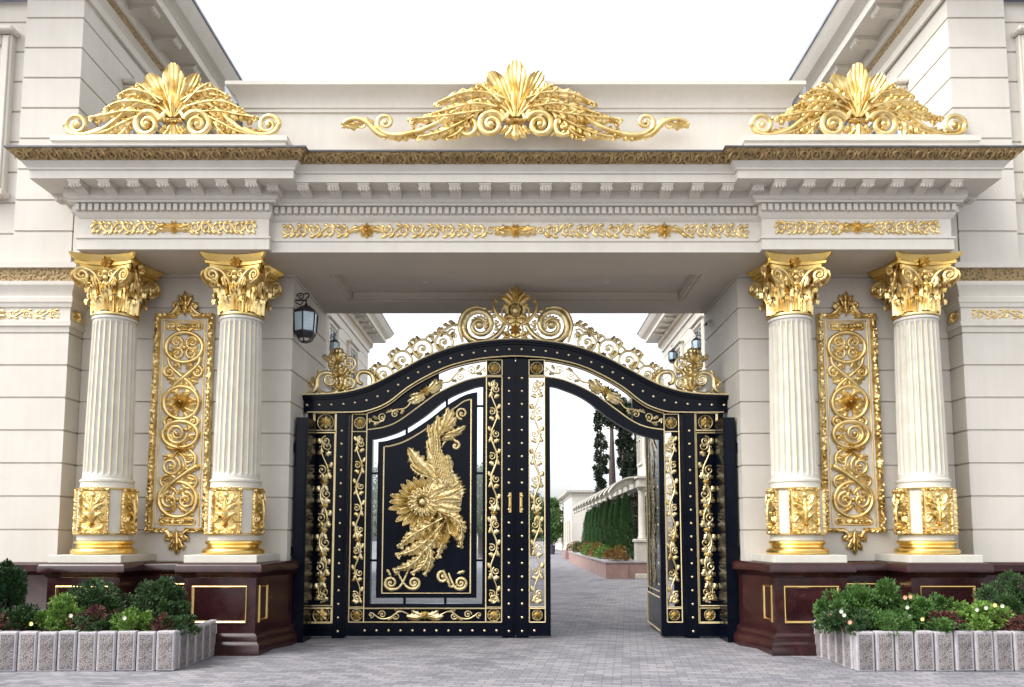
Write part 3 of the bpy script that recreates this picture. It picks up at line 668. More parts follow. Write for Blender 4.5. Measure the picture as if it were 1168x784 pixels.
    ring(c+12, 550, 8.5, 7.5, 1.7); ring(c-12, 549, 9, 7, 1.6); a.leaf(c-3, 552, c+5, 541, 5, .2, 2, h=3)
    c = L(570); ring(c, 570, 21.5, 20, 2.4)
    for sg in (-1, 1): curl(c+sg*9, 571, 8.5, -90, sg, 1.7, 1.6); a.leaf(c, 575, c+sg*13, 584, 6, .3*sg, 3, h=3); a.leaf(c, 565, c+sg*10, 556, 6, -.2*sg, 3, h=3); a.leaf(c+sg*2, 570, c+sg*17, 563, 5, .2*sg, 3, h=3)
    a.knob(c, 570, 3)
    for vv, k_ in ((383, 1), (410, -1), (420, 1), (440, -1), (450, 1), (470, -1), (483, 1), (505, -1), (516, 1), (528, -1), (540, 1), (560, -1), (580, 1)):
        cc = L(vv)
        for sg in (-1, 1): a.leaf(cc+sg*6, vv, cc+sg*19, vv+k_*8, 7, .35*sg*k_, 3, h=2.6, nu=9, nv=6); a.leaf(cc+sg*4, vv, cc+sg*12, vv-k_*9, 6, -.35*sg*k_, 2, h=2.4, nu=8, nv=5)
    return m, SC
def wall_relief(s, label):
    t = thing('wall_relief', label, 'wall relief', (s*5.10, -.80, 3.34), group='gilded relief panels between the columns')
    m, SC = relief_panel()
    if s > 0: m.v = [(-x, y, z) for x, y, z in m.v]
    b = MB(); b.box(-.40, .40, -.02, .03, -1.66, 1.70); b.build('backing_board', TRIM, t, smooth=False)
    m.v = [(x, y-.02, z) for x, y, z in m.v]
    m.build('scrollwork', GOLD, t, ang=60)
wall_relief(-1, 'tall gilded scrollwork relief panel on the wall between the two left columns')
wall_relief(1, 'tall gilded scrollwork relief panel on the wall between the two right columns')

# ------------------------------------------------------------------ crowning ornaments
def palmette(a, cx, by, ty, w, k):
    """shell of fan leaves; by base y, ty tip y (px-like units); k unit scale"""
    H = by-ty
    for ang, l, wd, h0_ in ((72, .62, .34, 0), (54, .80, .38, 3), (31, .93, .42, 6), (0, 1.0, .46, 9)):
        r_ = R(ang); x1 = cx+sin(r_)*H*l*.94; y1 = by-cos(r_)*H*l
        a.fan(cx+(2*k if ang else 0), by, x1, y1, H*wd, 9*k, h0=h0_*k, curl=14*k, once=(ang == 0))
    for ang, l in ((13, .62), (36, .55), (56, .45)):
        r_ = R(ang); a.tube([(cx+sin(r_)*H*.05, by), (cx+sin(r_)*H*l*.5, by-cos(r_)*H*l*.6), (cx+sin(r_)*H*l*.85, by-cos(r_)*H*l)], [3*k, 4*k, 1.5*k], h=9*k)
    a.leaf(cx, by+4*k, cx, by-H*.62, H*.22, 0, 1, h=20*k, h0=3*k, once=True, amp=.05)
def center_ornament():
    m = MB(); k = 1.0; s_ = .01345/2.781*1.0
    a = Art(m, lambda u, v: ((u-578)*s_, -(v-437)*s_), s_, 0, axis=578)
    palmette(a, 578, 368, 183, 60, 1)
    ax = a.axis; a.axis = None; a.bar(548, 378, 608, 378, 16, 16, .6, 4); a.axis = ax
    a.leaf(578, 380, 578, 443, 34, 0, 2, h=14, once=True); a.leaf(582, 382, 612, 434, 26, .2, 2, h=11); a.leaf(600, 384, 628, 420, 20, .2, 2, h=9)
    a.tube([(604, 372), (620, 350), (628, 340)], [5, 7, 5], h=3)
    a.spiral(500, 393, 40, 1.8, a0=-20, d=-1, r=11, r2=6, h=2, tail=[(560, 350), (550, 365)])
    a.ros(500, 393, 20, 6, 12, once=False)
    a.spiral(422, 402, 30, 1.3, a0=-60, d=1, r=9, r2=5, tail=[(480, 330), (460, 345), (446, 365)])
    a.leaf(452, 430, 398, 378, 22, -.3, 3, h=10); a.leaf(470, 432, 440, 375, 18, -.2, 3, h=9)
    # sweeping acanthus branch
    for pts, w_, n_, h_ in (([(300, 402), (240, 424), (200, 434), (165, 432)], 26, 7, 1), ([(425, 385), (405, 412), (385, 428), (362, 436)], 26, 6, 1), ([(452, 362), (395, 395), (335, 422), (272, 436)], 34, 8, 2),
                        ([(475, 350), (400, 362), (322, 372), (250, 378)], 38, 9, 4), ([(520, 338), (450, 328), (380, 342), (312, 362)], 34, 8, 6), ([(545, 312), (480, 292), (405, 294), (330, 326)], 34, 8, 8), ([(530, 325), (500, 295), (482, 278), (462, 268)], 30, 6, 10)):
        a.spray(pts, w_, n_, 4.2, h_)
    a.tube([(540, 315), (470, 312), (400, 340), (320, 395), (240, 425), (175, 428), (140, 405)], [6, 9, 9, 8, 8, 8, 7], h=6)
    a.knob(470, 300, 14, hh=20); a.knob(492, 320, 11, hh=18)
    a.spiral(164, 386, 26, 1.4, a0=120, d=1, r=8, r2=4, h=2)
    a.tube([(210, 432), (150, 428), (105, 385), (70, 373), (40, 380), (26, 392)], [6, 9, 9, 7, 7, 4], h=2)
    a.leaf(130, 400, 84, 372, 26, .2, 2, h=9); a.leaf(95, 380, 30, 388, 28, -.3, 3, h=10); a.spiral(87, 392, 10, 1, 0, 1, 4, eye=False); a.leaf(60, 380, 24, 402, 20, .3, 2, h=8); a.leaf(256, 405, 240, 372, 18, .3, 2, h=8)
    return m
def side_ornament():
    m = MB(); s_ = .01345/2.903
    a = Art(m, lambda u, v: ((u-565)*s_, -(v-452)*s_), s_, 0, axis=565)
    palmette(a, 565, 378, 196, 60, 1)
    ax = a.axis; a.axis = None; a.bar(535, 388, 595, 388, 16, 16, .6, 4); a.axis = ax
    a.leaf(565, 390, 565, 455, 34, 0, 2, h=14, once=True); a.leaf(569, 392, 600, 446, 26, .2, 2, h=11); a.leaf(588, 394, 612, 430, 20, .2, 2, h=9)
    a.spiral(482, 403, 42, 1.8, a0=-20, d=-1, r=12, r2=6, h=2, tail=[(545, 355), (532, 372)]); a.ros(482, 403, 21, 6, 12, once=False)
    for pts, w_, n_, h_ in (([(330, 415), (300, 428), (270, 437), (240, 438)], 24, 6, 1), ([(430, 395), (410, 422), (395, 436), (375, 447)], 26, 6, 1), ([(450, 375), (400, 402), (350, 428), (300, 440)], 34, 8, 2),
                        ([(480, 365), (415, 360), (350, 372), (297, 380)], 36, 8, 4), ([(515, 345), (450, 328), (390, 330), (346, 350)], 34, 8, 6), ([(535, 325), (485, 300), (430, 288), (388, 306)], 32, 8, 8), ([(525, 335), (490, 300), (470, 280), (450, 268)], 28, 6, 10)):
        a.spray(pts, w_, n_, 4.2, h_)
    a.tube([(530, 325), (455, 330), (400, 370), (340, 420), (280, 440), (235, 435), (215, 408)], [6, 9, 9, 9, 9, 10, 8], h=5)
    a.spiral(250, 405, 33, 1.5, a0=180, d=1, r=9, r2=5, h=2); a.leaf(320, 405, 300, 372, 26, .3, 2, h=10); a.knob(455, 310, 13, hh=18); a.knob(500, 330, 11, hh=17); a.leaf(420, 330, 432, 285, 24, .1, 2, h=9)
    return m
t = thing('crest_ornament', 'wide gilded acanthus crest with long curling tails, on the wall top above the gate', 'ornament', (0, -1.09, 7.70), group='gilded crests along the gateway top')
center_ornament().build('scrollwork', GOLD, t, ang=60)
so_ = side_ornament(); so_.v = [(x, y+.10, z) for x, y, z in so_.v]
t = thing('crest_ornament', 'gilded shell and acanthus crest standing above the two left columns', 'ornament', (-5.22, -1.32, 7.615), group='gilded crests along the gateway top')
side_m = so_.build('scrollwork', GOLD, t, ang=60)
bar = MB(); bar.box(-1.6, 1.6, .02, .14, -.002, .05); bar.build('base_rail', TRIM, t, smooth=False)
t2 = copy_tree(t); t2.location.x = 5.22; t2['label'] = 'gilded shell and acanthus crest standing above the two right columns'
# ------------------------------------------------------------------ gate
def curve(pts):
    c = catmull([P(u, v, 0) for u, v in pts], 6); c = sorted((abs(x), z) for x, z in c)
    def f(x):
        x = abs(x)
        if x <= c[0][0]: return c[0][1]
        for (a, za), (b_, zb) in zip(c, c[1:]):
            if a <= x <= b_: return za+(zb-za)*(x-a)/max(b_-a, 1e-9)
        return c[-1][1]
    return f
TU = curve([(347, 452.7), (365, 452.2), (380, 451.5), (397, 449.5), (415, 445), (432, 438.5), (459, 424.5), (489, 409), (524, 397), (558, 391.5), (588, 389.5)])
BL = curve([(347, 471.5), (400, 471.5), (420, 470), (443, 461), (466, 443.5), (489, 430), (515, 418.5), (547, 411), (575, 408.5), (588, 408)])
OL = curve([(347, 492), (400, 492), (422, 491), (440, 488), (456, 481), (477, 466), (501, 449), (531, 435.5), (554, 431), (575, 430), (588, 430)])
GE = curve([(400, 503), (424, 502), (442, 498), (460, 491), (484, 476), (510, 456), (535, 445), (552, 441), (588, 440)])
PE = curve([(400, 507), (434, 506), (448, 503), (464, 497), (489, 481), (515, 461.5), (541, 450), (588, 449)])
PG = curve([(400, 511), (437, 510), (450, 508), (466, 502), (491, 486.5), (520, 465), (538, 456), (588, 455)])
def xs(a, b_, n=24): return [a+(b_-a)*i/n for i in range(n+1)]
def line(mb, pts, r=.011, y=-.07): mb.tube([(x, y, z) for x, z in pts], r, n=5)
def rectline(mb, x0, x1, z0, z1, y, r=.010):
    for a, b_ in (((x0, z0), (x1, z0)), ((x1, z0), (x1, z1)), ((x1, z1), (x0, z1)), ((x0, z1), (x0, z0))): line(mb, [a, b_], r, y)
def stud(parent, first, x, z, y):
    if first[0] is None:
        m = MB(); m.lathe([(.024, 0), (.024, .005), (.020, .013), (.011, .019), (.002, .021)], n=8); m.v = [(a, -c, b_) for a, b_, c in m.v]
        first[0] = m.build('stud', STUD, parent, (x, y, z)); return
    o = first[0].copy(); COL.objects.link(o); o.location = (x, y, z); o.parent = parent
def vstrip(m, xc, z0, z1, hw, n, r, sgn=1, y0=-.03, dense=False):
    a = Art(m, lambda u, v: (xc+sgn*u, -v), 1, y0); L = z1-z0; st = L/n
    stem = [(hw*.45*sin(pi*i/3), -(z1-.06)+(L-.12)*i/(3*n)) for i in range(3*n+1)]
    a.tube(stem, [r*.7, r*1.2, r*1.2, r*.7], sub=4)
    a.spiral(-hw*.1, -(z1-.11), hw*.55, 1.5, -90, 1, r); a.spiral(hw*.1, -(z0+.11), hw*.55, 1.5, 90, 1, r)
    for i in range(n):
        zc = -(z1-(i+.5)*st); sg = 1 if i % 2 == 0 else -1
        a.spiral(-sg*hw*.32, zc, hw*.5, 1.4, -60, sg, r*.85)
        for (u0, v0, u1, v1) in ((sg*hw*.4, zc-.04, sg*hw*.9, zc-.13), (sg*hw*.4, zc+.02, sg*hw*.85, zc+.14), (0, zc+st*.42, -sg*hw*.8, zc+st*.25)):
            a.leaf(u0, v0, u1, v1, hw*.72, .25*sg, 2, nu=8, nv=5, h=.026)
        if dense and 0 < i < n-1 or i == n//2:
            a.ros(0, zc+st*.5, hw*.6, 6, .035)
            for k in (-1, 1): a.leaf(0, zc+st*.5, k*hw*.5, zc+st*.5+.15, hw*.6, .2*k, 3, nu=8, nv=5, h=.03); a.leaf(0, zc+st*.5, -k*hw*.45, zc+st*.5-.15, hw*.6, .2*k, 3, nu=8, nv=5, h=.03)
        a.knob(sg*hw*.62, zc+.01, .016)
def square(m, x0, x1, z0, z1, y):
    cx, cz = (x0+x1)/2, (z0+z1)/2; a = Art(m, lambda u, v: (cx+u, cz-v), 1, y); a.ros(0, 0, min(x1-x0, z1-z0)*.40, 8, .035)
    rr = min(x1-x0, z1-z0)*.42; a.tube([(rr*cos(t*pi/6), rr*sin(t*pi/6)) for t in range(12)], .006, closed=True, sub=2)
gf = thing('gate_arch', 'dark navy gate surround with arched studded beam and gilded openwork crest between the granite bases', 'gate frame', (0, 0, 0))
st = [None]
m = MB()
X = xs(-3.42, 3.42, 90); m.band([(x, TU(x)-.03) for x in X], [(x, BL(x)) for x in X], -.11, .11); bm_ = m.build('arched_beam', NAVY, gf)
m = MB(); X = xs(-3.47, 3.47, 90); m.band([(x, TU(x)) for x in X], [(x, TU(x)-.045) for x in X], -.17, .17)
X = xs(-3.44, 3.44, 90); m.band([(x, TU(x)-.045) for x in X], [(x, TU(x)-.075) for x in X], -.14, .14); X = xs(-3.38, 3.38, 90); m.band([(x, BL(x)+.025) for x in X], [(x, BL(x)-.012) for x in X], -.13, .13)
m.build('beam_moulding', NAVY, gf)
m = MB(); X = xs(-3.47, 3.47, 120); line(m, [(x, TU(x)+.006) for x in X], .014, -.165); X = xs(-3.36, 3.36, 120); line(m, [(x, BL(x)-.004) for x in X], .010, -.132); m.build('gold_line', GOLDL, gf)
# studs along the beam
al = 0; x = 0.0; px_, pz_ = None, None
path = [(x, (TU(x)+BL(x))/2-.02) for x in xs(0.0, 3.40, 400)]; acc = .09; last = path[0]
for p in path[1:]:
    acc += sqrt((p[0]-last[0])**2+(p[1]-last[1])**2); last = p
    if acc >= .188:
        acc = 0
        for s in (-1, 1): stud(gf, st, s*p[0], p[1], -.11)
for s in (-1, 1):
    def bx(m, a, b_, y0, y1, z0, z1, mi=0): m.box(s*a, s*b_, y0, y1, z0, z1, mi)
    m = MB(); bx(m, 3.26, 3.36, -.09, .09, .03, 3.60); bx(m, 2.70, 2.907, -.09, .09, -.0, 3.60); bx(m, 2.907, 3.26, -.09, .09, .03, .239); bx(m, 2.907, 3.26, -.035, .05, .239, 3.60)
    bx(m, 2.74, 2.87, -.11, -.088, .03, 3.60); bx(m, 2.907, 3.26, -.06, -.034, .478, .50); bx(m, 2.907, 3.26, -.06, -.034, 3.275, 3.30)
    bx(m, 2.72, 2.89, -.10, .10, .0, .10)
    po = m.build('post', NAVY, gf, smooth=False)
    m = MB()
    for z0, z1 in ((.250, .468), (.507, 3.268), (3.308, 3.588)): rectline(m, s*2.918, s*3.249, z0, z1, -.085, .011)
    rectline(m, s*2.90, s*3.267, .235, 3.597, -.092, .009); m.build('gold_border', GOLDL, po)
    for q in ((2.93, 3.24, .26, .46), (2.93, 3.24, 3.31, 3.58)): m = MB(); square(m, s*q[0], s*q[1], q[2], q[3], -.04); m.build('rosette', GOLDP, po, ang=60)
    m = MB(); vstrip(m, s*3.084, .53, 3.25, .135, 7, .017, s, -.04, dense=True); m.build('scrollwork', GOLDP, po, ang=60)
    for k in range(16): stud(gf, st, s*2.805, .11+.2125*k+(.0 if k else 0), -.11)
    m = MB(); bx(m, 3.21, 3.40, -.62, -.16, 0, 3.44); bx(m, 3.24, 3.37, -.635, -.62, .15, 3.30); bx(m, 3.20, 3.22, -.45, -.30, .1, .3); bx(m, 3.40, 3.47, -.6, -.5, 2.9, 3.05); bx(m, 3.40, 3.47, -.6, -.5, 1.3, 1.45)
    bx(m, 3.34, 3.385, -.2, .06, .3, 3.4)
    m.build('hinge_post', NAVY, gf, smooth=False)
# crest : drawn in photo points at the gate plane
gq = lambda u, v: P(u, v, 0)
m = MB(); a = Art(m, gq, .0141, 0, axis=588, back=True)
a.spiral(547, 371, 18.5, 1.75, a0=75, d=1, r=4.6, r2=2.2, tail=[(575, 372), (568, 382), (558, 389)], h=-1.6)
a.tube([(528, 391), (526, 382), (524, 370), (530, 356), (542, 350.5), (554, 353)], [1.2, 2.2, 2.2, 2, 1.6, 1], h=0)
for t_ in range(11):
    a_ = R(-150+22*t_); u_, v_ = 547+18*cos(a_), 371+18*sin(a_)
    a.leaf(u_, v_, u_+6*cos(a_+.9), v_+6*sin(a_+.9), 5.5, .3, 2, h=2.6, nu=8, nv=5)
    if t_ < 8: a.leaf(547+12*cos(a_), 371+12*sin(a_), 547+7*cos(a_+.7), 371+7*sin(a_+.7), 4.5, .3, 2, h=2.2, nu=8, nv=5)
for x0, y0, x1, y1 in ((533, 358, 534, 351), (540, 354, 543, 348), (529, 366, 524, 361), (549, 353, 553, 349), (529, 376, 523, 372), (534, 384, 528, 381)): a.leaf(x0, y0, x1, y1, 4.5, .2, 2, h=2, nu=7, nv=4)
for cx, cy, rr in ((506.5, 391, 10), (482, 398.5, 11), (459, 411.5, 11), (438, 428, 10.5)):
    a.tube([(cx+rr*cos(t*pi/5), cy+rr*sin(t*pi/5)) for t in range(10)], 1.45, closed=True, sub=3, h=-.5)
    a.leaf(cx-4, cy+8, cx-10, cy+2, 5, .3, 2, h=2.4, nu=7, nv=4); a.leaf(cx+2, cy+9, cx+9, cy+5, 5, -.3, 2, h=2.4, nu=7, nv=4); a.leaf(cx-12, cy-2, cx-17, cy-8, 5, .3, 2, h=2, nu=7, nv=4); a.tube([(cx-rr, cy), (cx-rr-4, cy-6), (cx-rr-1, cy-11), (cx-rr+3, cy-9)], [1.4, 1.4, 1.2, .8]); a.tube([(cx+3, cy-rr), (cx+8, cy-rr-5), (cx+13, cy-rr-4)], [1.3, 1.3, .8])
    a.spiral(cx, cy, rr*.52, 1.2, 90, 1, 1.5, eye=False, tail=[(cx-rr*.9, cy+rr*.35), (cx-rr*.4, cy+rr*.75)]); a.knob(cx, cy, 2.4, hh=2.4)
    a.leaf(cx-7, cy-9, cx-13, cy-11, 5, .2, 2, h=2, nu=7, nv=4); a.leaf(cx-2, cy-10.5, cx-8, cy-15, 4.5, -.2, 2, h=2, nu=7, nv=4); a.leaf(cx+8, cy-6, cx+13, cy-9, 3.5, 0, 2, h=1.6, nu=7, nv=4)
a.spiral(518, 384, 5, 1.2, 90, 1, 1.0); a.tube([(528, 372), (517, 371), (508, 376), (497, 381)], [1.4, 1.8, 1.6, .8]); 
for x0, y0, x1, y1, w in ((520, 373, 511, 366, 5), (514, 374, 505, 370, 5), (508, 377, 498, 376, 5), (510, 378, 502, 385, 4), (519, 378, 514, 384, 4)): a.leaf(x0, y0, x1, y1, w, .2, 2, h=2, nu=8, nv=4)
a.tube([(425, 440), (445, 441), (470, 425), (495, 408), (523, 398)], .8, sub=5); 
a.build = None
m.build('crest_scrollwork', GOLDP, gf, ang=60)
m = MB(); a = Art(m, gq, .0141, .0, axis=588, back=True)
a.ros(588, 376.5, 7.5, 8, 3.4); a.tube([(588+8.6*cos(t*pi/5), 376.5+8.6*sin(t*pi/5)) for t in range(10)], 1.0, closed=True, sub=3)
a.knob(588, 354.5, 5.2, hh=5); a.tube([(588+7*cos(t*pi/5), 354.5+6.6*sin(t*pi/5)) for t in range(10)], 1.5, closed=True, sub=3, h=1)
for x0, y0, x1, y1, w, b_ in ((588, 342, 588, 326, 9, 0), (586, 345, 577, 334, 8, .2), (584, 348, 573, 339, 8, .2), (582, 352, 574, 347, 6, 0), (586, 364, 574, 369, 6, .3), (583, 369, 571, 372, 5, .3), (584, 383, 572, 378, 6, -.3), (584, 387, 573, 386, 6, -.2), (588, 384, 588, 391, 8, 0), (588, 368, 588, 361, 7, 0), (582, 358, 575, 363, 6, 0), (587, 340, 581, 330, 6, .1)): a.leaf(x0, y0, x1, y1, w, b_, 3, h=w*.45, once=(x0 == 588), nu=10, nv=6)
a.tube([(582, 372), (573, 366), (566, 357), (563.5, 348), (566, 342)], [1.6, 2.2, 2, 1.7, 1.2]); a.knob(565.5, 344, 2.4); a.tube([(580, 368), (573, 362), (573, 353), (578, 349)], 1.3, sub=4); a.spiral(575, 339, 3.3, 1.2, 0, 1, 1.3); a.spiral(578, 381, 4, 1.2, 0, 1, 1.4); a.spiral(567, 369.5, 3, 1.1, 0, 1, 1.2); a.spiral(578, 360, 3, 1.1, 0, 1, 1)
a.axis = None; a.knob(588, 336, 3.2, hh=3.5); a.leaf(581, 333, 595, 333, 4, 0, 2, h=3, once=True); a.axis = 588
m.add([a.X(u, v, w) for w in (-1.2, 1.2) for u, v in ((588, 331), (578, 338), (576, 352), (582, 368), (584, 389), (592, 389), (594, 368), (600, 352), (598, 338))], [tuple(range(9)), tuple(range(17, 8, -1))]+[(i, (i+1) % 9, 9+(i+1) % 9, 9+i) for i in range(9)])
m.build('cartouche', GOLD, gf, ang=60)
for s in (-1, 1):
    m = MB(); mp_ = (lambda u, v: P(u, v, 0)) if s < 0 else (lambda u, v: P(1176-u, v, 0)); a = Art(m, mp_, .0141, 0, back=True)
    def z5(u, v): return (340+u/8.71, 380+v/8.71)
    def T(pts, r, **k): a.tube([z5(*p) for p in pts], [q*1.35 for q in r], **k)
    def Lf(x0, y0, x1, y1, w, b_=0, lo=3): 
        p, q = z5(x0, y0), z5(x1, y1); a.leaf(*p, *q, w/8.71*1.45, b_, lo, h=w/8.71*.8, nu=12, nv=8)
    T([(85, 608), (150, 590), (185, 540), (190, 470), (225, 415), (290, 395), (345, 415), (370, 450)], [1.3, 2.2, 2.4, 2.2, 2, 2, 1.8, 1.6])
    p = z5(312, 462); a.spiral(p[0], p[1], 6.5, 1.5, 0, 1, 2.0)
    T([(205, 560), (240, 600), (300, 612), (370, 600), (435, 565), (500, 600), (580, 612), (660, 600), (720, 560), (755, 490), (735, 420), (680, 390), (620, 395), (590, 440), (600, 490), (640, 510)], [1.0, 2.0, 2.2, 2.2, 1.6, 2.2, 2.4, 2.4, 2.4, 2.4, 2.2, 2, 2, 2, 1.8, 1.5], sub=5)
    p = z5(512, 510); a.spiral(p[0], p[1], 7, 1.5, 180, 1, 2.0); p = z5(510, 300); a.spiral(p[0], p[1], 7.5, 1.4, 90, -1, 2.0); a.knob(*z5(540, 390), 3.2); a.knob(*z5(372, 340), 3)
    for L_ in ((435, 590, 400, 420, 90), (430, 600, 470, 430, 80), (430, 590, 345, 520, 70, .2), (440, 590, 530, 530, 60, -.2), (420, 450, 400, 300, 90), (430, 440, 480, 330, 70), (400, 310, 365, 150, 90), (400, 300, 300, 230, 80, -.2), (300, 290, 250, 215, 40), (405, 300, 450, 180, 80, .2), (410, 300, 330, 170, 70), (400, 310, 410, 140, 80), (420, 290, 470, 220, 50), (400, 450, 335, 400, 60), (440, 450, 500, 370, 60), (395, 350, 300, 330, 45), (190, 500, 130, 440, 40), (170, 560, 110, 480, 40), (200, 420, 215, 365, 35), (150, 590, 95, 590, 30), (755, 450, 790, 390, 40), (735, 420, 715, 345, 40), (760, 520, 830, 490, 40), (745, 560, 800, 560, 40)): Lf(*L_)
    a.knob(*z5(375, 235), 7.5, hh=6); a.knob(*z5(410, 560), 5, hh=4)
    m.build('crest_finial', GOLDP, gf, ang=60)

def gate_leaf(s, label):
    lf = thing('gate_leaf', label, 'gate leaf', (0, 0, 0)); st = [None]
    def bx(m, a, b_, y0, y1, z0, z1, mi=0): m.box(s*a, s*b_, y0, y1, z0, z1, mi)
    m = MB(); F, B = -.06, .06
    bx(m, 2.653, 2.688, F, B, .03, 3.59); bx(m, 2.313, 2.40, F, B, .536 if s < 0 else .03, GE(2.36)-.004); bx(m, .48, .53 if s < 0 else .56, F, B, .536 if s < 0 else .03, GE(.5)-.002); bx(m, .006, .212, F, B, .0, BL(.1)-.032)
    bx(m, .05, .18, F-.02, F, .03, BL(.1)-.04)
    if s < 0: bx(m, .212, 2.653, F, B, .03, .239)
    else: bx(m, .212, .48, F, B, .03, .239); bx(m, 2.40, 2.653, F, B, .03, .239)
    if s < 0: bx(m, .212, 2.40, F, B, .473, .535)
    X = xs(.48, 2.40, 40); m.band([(s*x, OL(x)) for x in X], [(s*x, GE(x)) for x in X], F, B)
    X = xs(.006, 2.653, 50); m.band([(s*x, BL(x)-.012) for x in X], [(s*x, BL(x)-.03) for x in X], F, B)
    for x0, x1, z0, z1 in ((2.40, 2.653, .239, .473), (2.40, 2.653, 3.305, 3.575), (.212, .48, .239, .473), (.212, .48, OL(.35), BL(.35)-.02)): bx(m, x0, x1, -.03, .03, z0, z1)
    for x0, x1, z in ((2.40, 2.653, .473), (2.40, 2.653, 3.295), (.212, .48, .473), (.212, .48, OL(.35))): bx(m, x0, x1, -.055, .04, z-.008, z+.012)
    (bx(m, -.02, .03, .055, .075, .03, BL(0)-.05) if s < 0 else None); bx(m, .08, .12, -.12, .12, .2, .205) if False else None
    fr = m.build('leaf_frame', NAVY, lf, smooth=False)
    if s > 0:   # right leaf: opening for the wicket, so only short rails
        pass
    # backing plates of closed strips
    m = MB()
    if s < 0:
        bx(m, 2.40, 2.653, -.012, .012, .473, 3.305); bx(m, .212, .48, -.012, .012, .473, OL(.35)); bx(m, .48, 2.40, -.012, .012, .239, .473)
        X = xs(1.25, 2.40, 24); m.band([(s*x, BL(x)-.02) for x in X], [(s*x, OL(x)) for x in X], -.012, .012)
    else:
        X = xs(1.9, 2.40, 12); m.band([(s*x, BL(x)-.02) for x in X], [(s*x, OL(x)) for x in X], -.012, .012)
        bx(m, 2.54, 2.653, .012, .03, .473, 3.305)
    m.build('backing_plate', NAVY, lf, smooth=False)
    # gold borders
    m = MB(); y = F-.006
    rectline(m, s*2.408, s*2.645, .248, 3.575, y, .010); rectline(m, s*.220, s*.472, .248, OL(.35)-.008, y, .010); rectline(m, s*.220, s*.472, OL(.35)+.014, BL(.35)-.035, y, .009)
    for x0, x1 in ((2.408, 2.645), (.220, .472)): line(m, [(s*x0, .463), (s*x1, .463)], .009, y); line(m, [(s*x0, .484), (s*x1, .484)], .007, y)
    line(m, [(s*2.408, 3.290), (s*2.645, 3.290)], .009, y)
    X = xs(.48, 2.41, 50); line(m, [(s*x, OL(x)+.006) for x in X], .011, y); line(m, [(s*x, BL(x)-.03) for x in X], .011, y)
    if s < 0: line(m, [(s*.47, .248), (s*2.41, .248)], .010, y); line(m, [(s*.47, .463), (s*2.41, .463)], .010, y)
    m.build('gold_border', GOLDL, lf)
    for q in ((2.42, 2.633, .26, .453), (2.42, 2.633, 3.31, 3.565), (.232, .46, .26, .453), (.232, .46, OL(.35)+.02, BL(.35)-.04)): m = MB(); square(m, s*q[0], s*q[1], q[2], q[3], -.032); m.build('rosette', GOLDP, lf, ang=60)
    m = MB(); vstrip(m, s*2.527, .50, 3.27, .102, 8, .015, s, -.015); m.build('outer_scrollwork', GOLDP, lf, ang=60)
    m = MB(); vstrip(m, s*.346, .50, OL(.35)-.02, .112, 10, .015, s, -.015, dense=False); m.build('inner_scrollwork', GOLDP, lf, ang=60)
    # arch ornament following the curve
    m = MB(); n_ = 60; X = xs(2.38, .50, n_); mid = [(x, (OL(x)+BL(x))/2-.01) for x in X]; acc = [0]
    for p, q in zip(mid, mid[1:]): acc.append(acc[-1]+sqrt((p[0]-q[0])**2+(p[1]-q[1])**2))
    Lt = acc[-1]
    def arc(u, v):
        u = max(0, min(Lt-1e-6, u)); i = max(j for j in range(n_+1) if acc[j] <= u); i = min(i, n_-1); t = (u-acc[i])/(acc[i+1]-acc[i]); x = mid[i][0]+(mid[i+1][0]-mid[i][0])*t; z = mid[i][1]+(mid[i+1][1]-mid[i][1])*t
        dx, dz = mid[i+1][0]-mid[i][0], mid[i+1][1]-mid[i][1]; l = sqrt(dx*dx+dz*dz); return (s*(x-dz/l*v*-1*-1), z+dx/l*v*-1*-1)
    ar = Art(m, arc, 1, -.015); A = .105
    ar.ros(Lt*.5, 0, .10, 8, .04)
    for k in (-1, 1):
        c = Lt*.5
        for j, (a1, b1) in enumerate(((.30, .06), (.34, -.02), (.26, -.08), (.2, .09))): ar.leaf(c+k*.03, 0, c+k*a1, b1, .13, .2*k, 4, h=.035)
        ar.tube([(c+k*.25, 0), (c+k*.42, .05), (c+k*.58, -.03), (c+k*.74, -.06)], [.012, .016, .014, .01]); ar.spiral(c+k*.62, .03, .055, 1.5, 0, k, .012); ar.spiral(c+k*.82, -.02, .065, 1.5, 90, -k, .012); ar.leaf(c+k*.45, .04, c+k*.55, .09, .06, 0, 2, h=.02); ar.leaf(c+k*.6, -.04, c+k*.72, -.09, .06, 0, 2, h=.02)
        ar.tube([(c+k*.8, .03), (c+k*.92, .05), (c+k*1.05, -.02)], [.012, .013, .008]); ar.spiral(c+k*1.06, .0, .05, 1.3, 0, k, .010); ar.leaf(c+k*.88, .04, c+k*1.0, .08, .06, 0, 2, h=.02); ar.leaf(c+k*.9, 0, c+k*.98, -.08, .06, 0, 2, h=.02)
    m.build('arch_scrollwork', GOLDP, lf, ang=60)
    for k in range(20):
        z = .11+.2135*k
        if z < BL(.1)-.08: stud(lf, st, s*.105, z, F-.02)
    for k in range(12): 
        x = .30+.19*k
        if x < 2.62 and (s < 0 or x < .47 or x > 2.42): stud(lf, st, s*x, .115, F)
